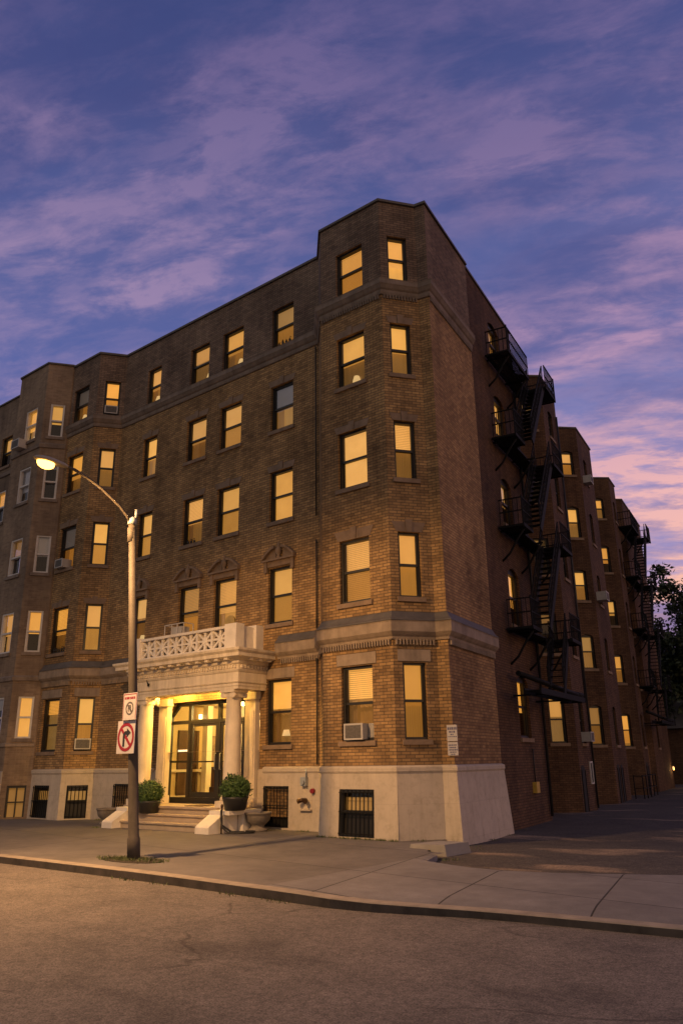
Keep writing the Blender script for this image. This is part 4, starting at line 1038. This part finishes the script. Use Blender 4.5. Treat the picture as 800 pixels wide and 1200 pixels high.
# local +y must point outward: mirror by using x along -wall
for k, (yy, lab) in enumerate(((20.75, 'black iron fire escape zigzagging up the side wall next to the tan corner'), (43.35, 'distant black iron fire escape near the far end of the side wall'))):
    o = fe if k == 0 else copy_tree(fe, None)
    o.location = wall_at(yy); o.rotation_euler = (0, 0, fe_rot); o.scale = (1, -1, 1); o['label'] = lab

# ------------------------------------------------------------------ street lamp and its signs
PB_, PT = Vector((-12.59, 9.66, -.02)), Vector((-12.86, 9.29, 6.42))
sl_ = thing('street_lamp', 'leaning weathered street lamp with a glowing orange head over the road', 'street lamp', PB_)
m = MB(); m.tube([PB_.lerp(PT, t) for t in (0, .06, .065, .3, .6, 1)], [.118, .118, .098, .092, .082, .068], 18); obj('pole', m, POLEM, sl_)
m = MB(); m.tube([PT+Vector((0, 0, -.05)), PT+Vector((0, 0, .06)), PT+Vector((.0, 0, .12))], [.09, .09, .03], 12); m.tube([PT+Vector((.03, .06, .1)), PT+Vector((.03, .06, .28))], .03, 8); obj('pole_cap', m, GREYM, sl_)
X = -12.86
m = MB(); m.tube([(X, 9.29, 6.36), (X, 9.14, 6.54), (X, 8.95, 6.70), (X, 8.5, 6.955), (X, 8.2, 7.07), (X, 7.86, 7.17), (X, 7.6, 7.18)], .03, 10); m.tube([(X, 9.30, 6.0), (X, 9.28, 6.3)], .078, 12)
obj('arm', m, POLEM, sl_)
m = MB(); n = 14     # cobra head, long along y
prof = [(7.70, .045, .05), (7.62, .075, .07), (7.52, .09, .075), (7.40, .115, .085), (7.25, .13, .088), (7.12, .115, .075), (7.04, .075, .05), (7.0, .02, .02)]
rings = [[(X+w*cos(2*pi*k/n), y, 7.17+h*sin(2*pi*k/n)*(1 if sin(2*pi*k/n) > 0 else .35)) for k in range(n)] for y, w, h in prof]
m.mesh([q for r_ in rings for q in r_], [(i*n+k, i*n+(k+1) % n, (i+1)*n+(k+1) % n, (i+1)*n+k) for i in range(len(prof)-1) for k in range(n)], True)
obj('lamp_head', m, plain('lamp_housing', (.30, .27, .22), .5, .15, 6), sl_)
m = MB(); m.lathe((X, 7.25, 7.035), [(.015, -.03), (.05, -.015), (.085, .02), (.10, .07), (.10, .11)], 18, True, .98, 1.8); obj('lens', m, emitter('sodium_lens', (1.0, .50, .09), 7), sl_)
l = bpy.data.lights.new('street_light', 'SPOT'); l.energy = LAMP_W; l.color = (1.0, .52, .17); l.spot_size = R(176); l.spot_blend = .35; l.shadow_soft_size = .12
o = bpy.data.objects.new('street_light', l); COL.objects.link(o); o.location = (X, 7.25, 7.0); o.rotation_euler = (R(14), 0, 0)
l = bpy.data.lights.new('street_light_reflector', 'AREA'); l.energy = LAMP_DOWN_W; l.color = (1.0, .55, .22); l.shape = 'DISK'; l.size = .22
o = bpy.data.objects.new('street_light_reflector', l); COL.objects.link(o); o.location = (X, 7.25, 6.96); o.rotation_euler = (R(6), 0, 0)
def on_pole(z): return PB_.lerp(PT, (z-PB_.z)/(PT.z-PB_.z))
# signs face the traffic: towards -x-y a little
def sign_frame(z0, xoff, w, yaw):
    q = on_pole(z0); d = Vector((cos(yaw), sin(yaw), 0)); n = Vector((d.y, -d.x, 0)); c = q+n*.11+d*xoff
    a = c-d*w/2; return Frame((a.x, a.y), (a.x+d.x*w, a.y+d.y*w))
yaw = R(-2); w = .56
fr = sign_frame(2.15, -.07, w, yaw)
st = thing('road_sign', 'white square no-right-turn sign with red ring on the lamp pole', 'road sign', fr.p(w/2, 1.86))
z0 = 1.86; h = .60
m = MB(); m.fbox(fr, 0, w, z0, z0+h, -.006, .006); obj('plate', m, SIGNW, st)
m = MB(); c = (w/2, z0+h/2); n = 40; r0, r1 = .205, .262
for k in range(n):
    a, b = 2*pi*k/n, 2*pi*(k+1)/n
    m.prism([(c[0]+r0*cos(a), c[1]+r0*sin(a)), (c[0]+r1*cos(a), c[1]+r1*sin(a)), (c[0]+r1*cos(b), c[1]+r1*sin(b)), (c[0]+r0*cos(b), c[1]+r0*sin(b))], fr, .006, .0095)
m.prism([(c[0]-.165, c[1]+.125), (c[0]+.125, c[1]-.165), (c[0]+.165, c[1]-.125), (c[0]-.125, c[1]+.165)], fr, .006, .0093); obj('red_ring', m, SIGNR, st)
m = MB(); m.prism([(c[0]-.09, c[1]-.17), (c[0]-.03, c[1]-.17), (c[0]-.03, c[1]+.02), (c[0]+.0, c[1]+.05), (c[0]+.03, c[1]+.05), (c[0]+.03, c[1]+.11), (c[0]-.03, c[1]+.11), (c[0]-.09, c[1]+.06)], fr, .006, .0115)
m.prism([(c[0]+.03, c[1]+.0), (c[0]+.15, c[1]+.08), (c[0]+.03, c[1]+.16)], fr, .006, .0115); obj('arrow', m, SIGNK, st)
w = .44; fr = sign_frame(2.7, .06, w, yaw); z0 = 2.47; h = .50
st = thing('road_sign', 'small white parking sign with red border and round symbol, upper on the lamp pole', 'road sign', fr.p(w/2, z0))
m = MB(); m.fbox(fr, 0, w, z0, z0+h, -.006, .006); obj('plate', m, SIGNW, st)
m = MB()
for a, b, c_, d_ in ((.012, w-.012, z0+h-.03, z0+h-.015), (.012, .026, z0+.015, z0+h-.03), (w-.026, w-.012, z0+.015, z0+h-.03)): m.fbox(fr, a, b, c_, d_, .006, .008)
x = .05
for q in (.05, .08, .03, .06, .05): m.fbox(fr, x, x+q, z0+h-.115, z0+h-.07, .006, .008); x += q+.014
obj('red_border', m, SIGNR, st)
m = MB(); c = (w/2, z0+.215); r0, r1 = .095, .125; n = 28
for k in range(n):
    a, b = 2*pi*k/n, 2*pi*(k+1)/n
    m.prism([(c[0]+r0*cos(a), c[1]+r0*sin(a)), (c[0]+r1*cos(a), c[1]+r1*sin(a)), (c[0]+r1*cos(b), c[1]+r1*sin(b)), (c[0]+r0*cos(b), c[1]+r0*sin(b))], fr, .006, .0085)
m.prism([(c[0]-.085, c[1]+.055), (c[0]+.055, c[1]-.085), (c[0]+.085, c[1]-.055), (c[0]-.055, c[1]+.085)], fr, .006, .0083)
m.fbox(fr, c[0]-.05, c[0]-.025, c[1]-.06, c[1]+.06, .006, .0105); m.fbox(fr, c[0]-.025, c[0]+.035, c[1]+.035, c[1]+.06, .006, .0105); m.fbox(fr, c[0]+.02, c[0]+.045, c[1]-.005, c[1]+.035, .006, .0105)
obj('symbol', m, plain('sign_grey', (.10, .09, .085), .5, .1, 6), st)
# two notices on the pier at the corner
fr = fF[6]; fr7 = fF[7]
fp = Frame((-9.63, 15.955), (-9.36, 15.99))
for z0, h, rows, lab in ((2.07, .36, ((.06, .26), (.045, .17), (.03, .10), (.02, .24)), 'upper white notice with blue heading on the brick corner pier'), (1.76, .29, ((.03, .24), (.03, .2), (.03, .22), (.025, .17), (.02, .12)), 'lower white notice crowded with small dark lines on the brick corner pier')):
    t = thing('wall_sign', lab, 'sign', fp.p(.13, z0, .03)); m = MB(); m.fbox(fp, 0, .25, z0, z0+h, .005, .02); obj('plate', m, SIGNW, t)
    m = MB(); z = z0+h-.05
    for hh, ww in rows:
        x = .125-ww*.42
        while x < .125+ww*.42:
            q = random.uniform(.018, .05); m.fbox(fp, x, min(x+q, .24), z-hh, z, .02, .022); x += q+.01
        z -= hh+.022
    obj('lettering', m, SIGNB, t)

# ------------------------------------------------------------------ fittings on the plinth and the side wall
t = thing('meter_box', 'pale grey meter box high on the cream plinth by the corner bay', 'meter', (-13.92, 15.93, 1.15))
m = MB(); m.box(-14.02, -13.84, 15.84, 15.955, 1.08, 1.30); m.tube([(-13.93, 15.84, 1.17), (-13.93, 15.79, 1.17)], .06, 14); obj('body', m, GREYM, t); m = MB(); m.tube([(-13.88, 15.91, 1.30), (-13.88, 15.91, 1.52)], .018, 8); obj('conduit', m, GREYM, t)
tag(obj('alarm_bell', (lambda m: (m.tube([(-13.66, 15.95, .96), (-13.66, 15.87, .96)], [.065, .06], 18), m)[1])(MB()), SIGNR), 'round red alarm bell on the cream plinth', 'alarm bell')
t = thing('fire_inlet', 'old brass twin fire hose inlet on a plate beside the basement window', 'hose connection', (-13.9, 15.93, .7))
m = MB(); m.box(-14.08, -13.72, 15.935, 15.955, .52, .86); obj('plate', m, PLINTH, t); m = MB()
for sx in (-1, 1): m.tube([(-13.9, 15.93, .74), (-13.9+sx*.05, 15.84, .74), (-13.9+sx*.11, 15.78, .72)], [.05, .05, .055], 12); m.tube([(-13.9+sx*.11, 15.78, .72), (-13.9+sx*.125, 15.75, .715)], .06, 12)
obj('pipe', m, BRASS, t); m = MB(); m.box(-14.1, -13.7, 15.86, 15.955, .49, .515); obj('shelf', m, PLINTH, t)
q = fS[0].p(3.0, 0.6, .0); frx = fS[0]
t = thing('utility_box', 'small utility box coloured as if lit yellow, low on the dark brick side wall', 'utility box', q)
m = MB(); m.fbox(frx, 2.9, 3.22, .72, 1.02, 0, .12); obj('body', m, plain('yellow_lit_box', (.55, .36, .06), .5, .15, 5), t); m = MB(); m.tube([frx.p(3.05, 1.02, .05), frx.p(3.05, 1.95, .05)], .02, 6); obj('conduit', m, PIPE, t)  # yellow light on the box is painted into its colour
q = fS[4]; t = thing('wall_panel', 'white-framed dark panel on the dark brick beside the basement doorway', 'panel', q.p(1.6, .9))
m = MB(); 
for a, b, c, d_ in ((1.5, 1.55, .75, 1.55), (1.85, 1.9, .75, 1.55), (1.55, 1.85, 1.5, 1.55), (1.55, 1.85, .75, .8)): m.fbox(q, a, b, c, d_, .0, .05)
obj('frame', m, FRAME_WH, t); m = MB(); m.fbox(q, 1.55, 1.85, .8, 1.5, .0, .02); obj('backing', m, ROOMD, t)
# dark basement doors on the side bays (part of the building)
for i, a, b in ((2, 1.1, 1.8), (4, .15, .75), (8, .5, 1.0), (8, 1.3, 1.8), (12, .4, 1.0)):
    fr = fS[i] if i != 2 else fS[2]; m = MB()
    n = 8; pts = [(a, -.15), (b, -.15)]+[((a+b)/2+(b-a)/2*cos(pi*j/n), 1.25+(b-a)/2*.6*sin(pi*j/n)) for j in range(n+1)]
    m.prism(pts, fr, 0, .012); d_ = obj('basement_door', m, ROOMD, bld)
    m = MB(); m.fbox(fr, a+.02, a+.07, -.15, 1.25, .013, .03); m.fbox(fr, b-.07, b-.02, -.15, 1.25, .013, .03); obj('door_frame', m, IRON, d_)
# far ochre door in the last bay
fr = fS[15]; m = MB(); m.fbox(fr, .45, .95, .0, 2.35, .002, .02); d_ = obj('side_door', m, plain('ochre_door', (.42, .22, .07), .6, .2, 3), bld)
# wall lantern at the far end
q = fS[16].p(fS[16].L-.6, 1.0, .12); t = thing('wall_lantern', 'small lit lantern at the far end of the side wall', 'lantern', q)
m = MB(); m.lathe((q[0], q[1], q[2]-.1), [(.03, 0), (.05, .03), (.06, .18), (.02, .22)], 12); obj('globe', m, emitter('lantern_glow', (1, .55, .2), 1.4), t); m = MB(); m.bar((q[0], q[1], q[2]+.16), fS[16].p(fS[16].L-.6, 1.2, 0), .03); obj('bracket', m, IRON, t)
point('lantern_light', (q[0]+.15, q[1]-.05, q[2]-.05), 8, (1, .6, .22), .06)
# low railing round the area steps
t = thing('railing', 'thin black area railing against the far dark brick bays', 'railing', (-12.9, 39.5, -.15))
pts = [(-13.1, 38.0), (-12.7, 38.0), (-13.5, 42.4), (-13.95, 42.4)]; m = MB()
for z in (.45, 1.0):
    for a, b in zip(pts, pts[1:]): m.bar((*a, z-.15), (*b, z-.15), .03)
obj('rail', m, IRON, t)
for a in [pts[0], pts[1], (-12.9, 39.1), (-13.1, 40.2), (-13.3, 41.3), pts[2], pts[3]]: m = MB(); m.bar((*a, -.2), (*a, .9), .04); obj('post', m, IRON, t)

# ------------------------------------------------------------------ planters, urns, hose, block
def bush_mb(c, r, n, leaf):
    m = MB()
    for i in range(n):
        u = random.uniform(-1, 1); a = random.uniform(0, 2*pi); q = math.sqrt(1-u*u); d = Vector((q*cos(a), q*sin(a), u))
        ph_ = c[0]*3.1; bumpy = 1+.075*sin(5*d.x+ph_)+.07*sin(6*d.y+ph_)*cos(4*d.z+ph_)+.04*sin(11*d.x+9*d.z)
        rr = r*bumpy*(random.uniform(.82, 1.03) if random.random() < .85 else random.uniform(.55, 1.22))
        p = Vector(c)+Vector((d.x*rr, d.y*rr, d.z*rr*.92))
        t1 = Vector((random.gauss(0, 1), random.gauss(0, 1), random.gauss(0, 1)))+d*.4; t1.normalize(); t2 = t1.cross(d+Vector((random.gauss(0, .5),)*3)).normalized()
        s = leaf*random.uniform(.6, 1.3)
        m.face([p-t1*s, p+t2*s*.55, p+t1*s, p-t2*s*.55])
    return m
def planter(loc, label):
    t = thing('potted_shrub', label, 'potted shrub', loc, 'clipped shrubs by the entrance')
    m = MB(); m.lathe(loc, [(.22, 0), (.27, .02), (.31, .24), (.33, .28), (.33, .33), (.295, .33), (.29, .30), (.02, .30)], 24); obj('pot', m, POTM, t)
    m = MB(); m.lathe((loc[0], loc[1], loc[2]+.24), [(.06, 0), (.22, .05), (.29, .18), (.29, .28), (.24, .43), (.11, .52), (.02, .55)], 16); b = bush_mb((loc[0], loc[1], loc[2]+.52), .365, 4600, .030)
    o = len(m.v); m.v += b.v; m.f += [tuple(i+o for i in f) for f in b.f]; m.uv += b.uv; m.sm += b.sm; m.mi += b.mi
    obj('foliage', m, LEAF_BOX, t); return t
planter((-15.25, 14.74, .52), 'round clipped shrub in a black pot on the right porch pedestal')
planter((-18.60, 14.66, .374), 'round clipped shrub in a black pot just right of the lamp pole')
def urn(loc, label):
    t = thing('stone_urn', label, 'urn', loc, 'stone urns by the steps')
    m = MB(); m.lathe(loc, [(.24, 0), (.25, .07), (.18, .10), (.16, .14), (.20, .18), (.29, .26), (.325, .38), (.335, .42), (.355, .43), (.355, .47), (.32, .47), (.305, .42), (.02, .40)], 28); obj('bowl', m, URN, t)
    m = MB(); m.lathe((loc[0], loc[1], loc[2]+.401), [(.29, 0), (.22, .02), (.02, .03)], 16); obj('soil', m, SOIL, t); return t
urn((-14.98, 15.3, -.01), 'weathered round stone urn standing right of the entrance steps')
urn((-20.55, 14.75, -.01), 'weathered stone urn half hidden left of the entrance steps')
t = thing('hose_pipe', 'black standpipe and hose hanging beside the right porch pedestal', 'hose', (-15.1, 14.3, 0))
m = MB(); m.tube([(-15.30, 14.34, 0), (-15.30, 14.34, .62)], .022, 8); m.lathe((-15.30, 14.34, .60), [(.03, 0), (.035, .06), (.01, .09)], 8); obj('pipe', m, BRASS, t)
m = MB(); pts = [(-15.28, 14.30, .55), (-15.24, 14.26, .35), (-15.20, 14.28, .15), (-15.05, 14.33, .04), (-14.8, 14.5, .03), (-14.6, 14.75, .03), (-14.75, 14.95, .03), (-15.0, 14.9, .03)]; m.tube(pts, .024, 8); m.tube([(-15.31, 14.36, .4), (-15.24, 14.3, .2), (-15.1, 14.5, .04), (-14.85, 14.7, .03)], .024, 8); obj('hose', m, POTM, t)
tag(obj('door_mat', (lambda m: (m.box(-17.55, -16.85, 15.05, 15.5, .562, .578), m)[1])(MB()), plain('coir_mat', (.10, .06, .035), .95, .3, 30)), 'brown mat on the porch landing', 'mat')
m = MB(); m.hexa([(-9.45, 13.95, -.12), (-8.55, 13.9, -.14), (-8.45, 14.7, -.14), (-9.3, 14.9, -.12), (-9.43, 13.98, .07), (-8.60, 13.93, .10), (-8.50, 14.66, .10), (-9.28, 14.85, .07)])
tag(obj('concrete_block', m, CONC), 'low broken concrete block at the corner of the plinth', 'concrete block')

# grass and weeds
def tufts(name, spots, n, h, label=None):
    m = MB()
    for _ in range(n):
        x, y, r_, z = random.choice(spots); a = random.uniform(0, 6.28); q = r_*math.sqrt(random.random()); px, py = x+q*cos(a)*1.5, y+q*sin(a)*.6
        hh = h*random.uniform(.4, 1.2); b = random.uniform(0, 6.28); w = .008; lean = Vector((random.gauss(0, .5), random.gauss(0, .5), 1))*hh
        m.face([(px-w*cos(b), py-w*sin(b), z), (px+w*cos(b), py+w*sin(b), z), (px+lean.x, py+lean.y, z+lean.z)])
    o = obj(name, m, GRASSM); o['kind'] = 'stuff'; return o
sp = [(-12.6, 9.6, .38, 0), (-12.4, 9.7, .45, 0), (-12.9, 9.55, .4, 0)]
tufts('grass', sp, 900, .07)
sp2 = [(-11.5+i*.9, kerb_y(-11.5+i*.9)-.03, .22, ROADZ) for i in range(5) if random.random() < .7]+[(-10.2, 15.2, .25, 0), (-9.7, 15.5, .3, -.03), (-9.2, 15.6, .3, -.1), (-8.9, 15.2, .3, -.12), (-9.6, 17.5, .22, -.14), (-9.85, 18.8, .22, -.14), (-10.3, 20.5, .3, -.15), (-8.3, 13.4, .3, -.1)]
sp2 += [(-12.5+i*.34, 14.86+.02*(i % 2), .10, 0) for i in range(7)]+[(-19.9, 13.9, .1, 0), (-22.6, 15.86, .12, 0), (-21.4, 15.88, .12, 0), (-13.9, 15.8, .15, 0)]
tufts('weeds', sp2, 1300, .05)
m = MB(); m.lathe((-12.62, 9.66, .0), [(.62, .0), (.5, .012), (.2, .02)], 20, True, 1.25, .6); obj('soil', m, SOIL, kind='structure')

# ------------------------------------------------------------------ trees and the garage beyond the lot
def tree(base, h, cr, seed, label, nleaf, leaf):
    rng = random.Random(seed); t = thing('tree', label, 'tree', base, 'trees beyond the lot')
    m = MB(); b = Vector(base); tips = []
    m.tube([b, b+Vector((.05, 0, h*.22)), b+Vector((.15, .1, h*.42)), b+Vector((.1, .2, h*.62))], [.34, .26, .2, .1], 10)
    for i in range(16):
        z = h*rng.uniform(.14, .6); a = rng.uniform(0, 6.28); ln = cr*rng.uniform(.5, .95); s = b+Vector((.1, .1, z)); e = s+Vector((cos(a)*ln, sin(a)*ln, ln*rng.uniform(.3, 1.0))); mid = s.lerp(e, .5)+Vector((rng.uniform(-.3, .3), rng.uniform(-.3, .3), .25))
        m.tube([s, mid, e], [.11, .07, .025], 6); tips += [e, mid, mid.lerp(e, .5)]
        for j in range(3):
            e2 = mid.lerp(e, rng.random())+Vector((rng.uniform(-1, 1), rng.uniform(-1, 1), rng.uniform(-.4, 1)))*ln*.45; m.tube([mid.lerp(e, .3), e2], [.04, .015], 5); tips.append(e2)
    obj('trunk', m, BARK, t)
    for i in range(44):
        a = rng.uniform(0, 6.28); u = rng.uniform(-.9, 1); q = math.sqrt(max(0, 1-u*u)); r_ = rng.uniform(.5, 1.0)
        tips.append(b+Vector((cos(a)*q*cr*r_, sin(a)*q*cr*r_, h*.55+u*h*.42*r_)))
    m = MB(); cl = [(tp, rng.uniform(.45, 1.15)) for tp in tips]
    for i in range(nleaf):
        c, r_ = rng.choice(cl); d = Vector((rng.gauss(0, 1), rng.gauss(0, 1), rng.gauss(0, .75)))*r_*.55; p = c+d
        a = Vector((rng.gauss(0, 1), rng.gauss(0, 1), rng.gauss(0, .6))).normalized(); q = a.orthogonal().normalized(); q = (q*cos(rng.random()*6)+a.cross(q)*sin(rng.random()*6)).normalized(); s = leaf*rng.uniform(.6, 1.4)
        m.face([p-a*s, p+q*s*.5, p+a*s, p-q*s*.5])
    obj('crown', m, LEAF_TREE, t)
tree((-18.4, 64, -.2), 18.6, 5.6, 3, 'tall dark leafy tree beside the far end of the building', 36000, .17)
tree((-12.6, 67, -.2), 17.8, 5.2, 5, 'dark leafy tree at the right edge beyond the lot', 28000, .18)
tree((-20.5, 72, -.2), 17.5, 5.0, 9, 'dark tree farthest back behind the building end', 16000, .19)
tree((-5.0, 66, -.2), 14.0, 5.0, 12, 'broad dark tree right of the lot', 14000, .2)
t = thing('garage', 'low dark garage under the trees at the end of the lot', 'garage', (-14.5, 61, -.2))
m = MB(); m.box(-21.5, -10.5, 59.2, 63.0, -.2, 3.6); obj('wall', m, BR_RED, t); m = MB(); m.hexa([(-21.8, 58.9, 3.6), (-10.2, 58.9, 3.6), (-10.2, 63.3, 3.6), (-21.8, 63.3, 3.6), (-21.8, 60.5, 5.6), (-10.2, 60.5, 5.6), (-10.2, 61.8, 5.6), (-21.8, 61.8, 5.6)]); obj('roof', m, SLATE, t)
m = MB(); m.box(-16.4, -14.0, 59.16, 59.198, -.15, 2.5); obj('door', m, plain('garage_door', (.09, .085, .08), .6, .2, 3), t); m = MB(); m.box(-13.4, -11.0, 59.16, 59.198, -.15, 2.5); obj('door', m, MATS['garage_door'], t)
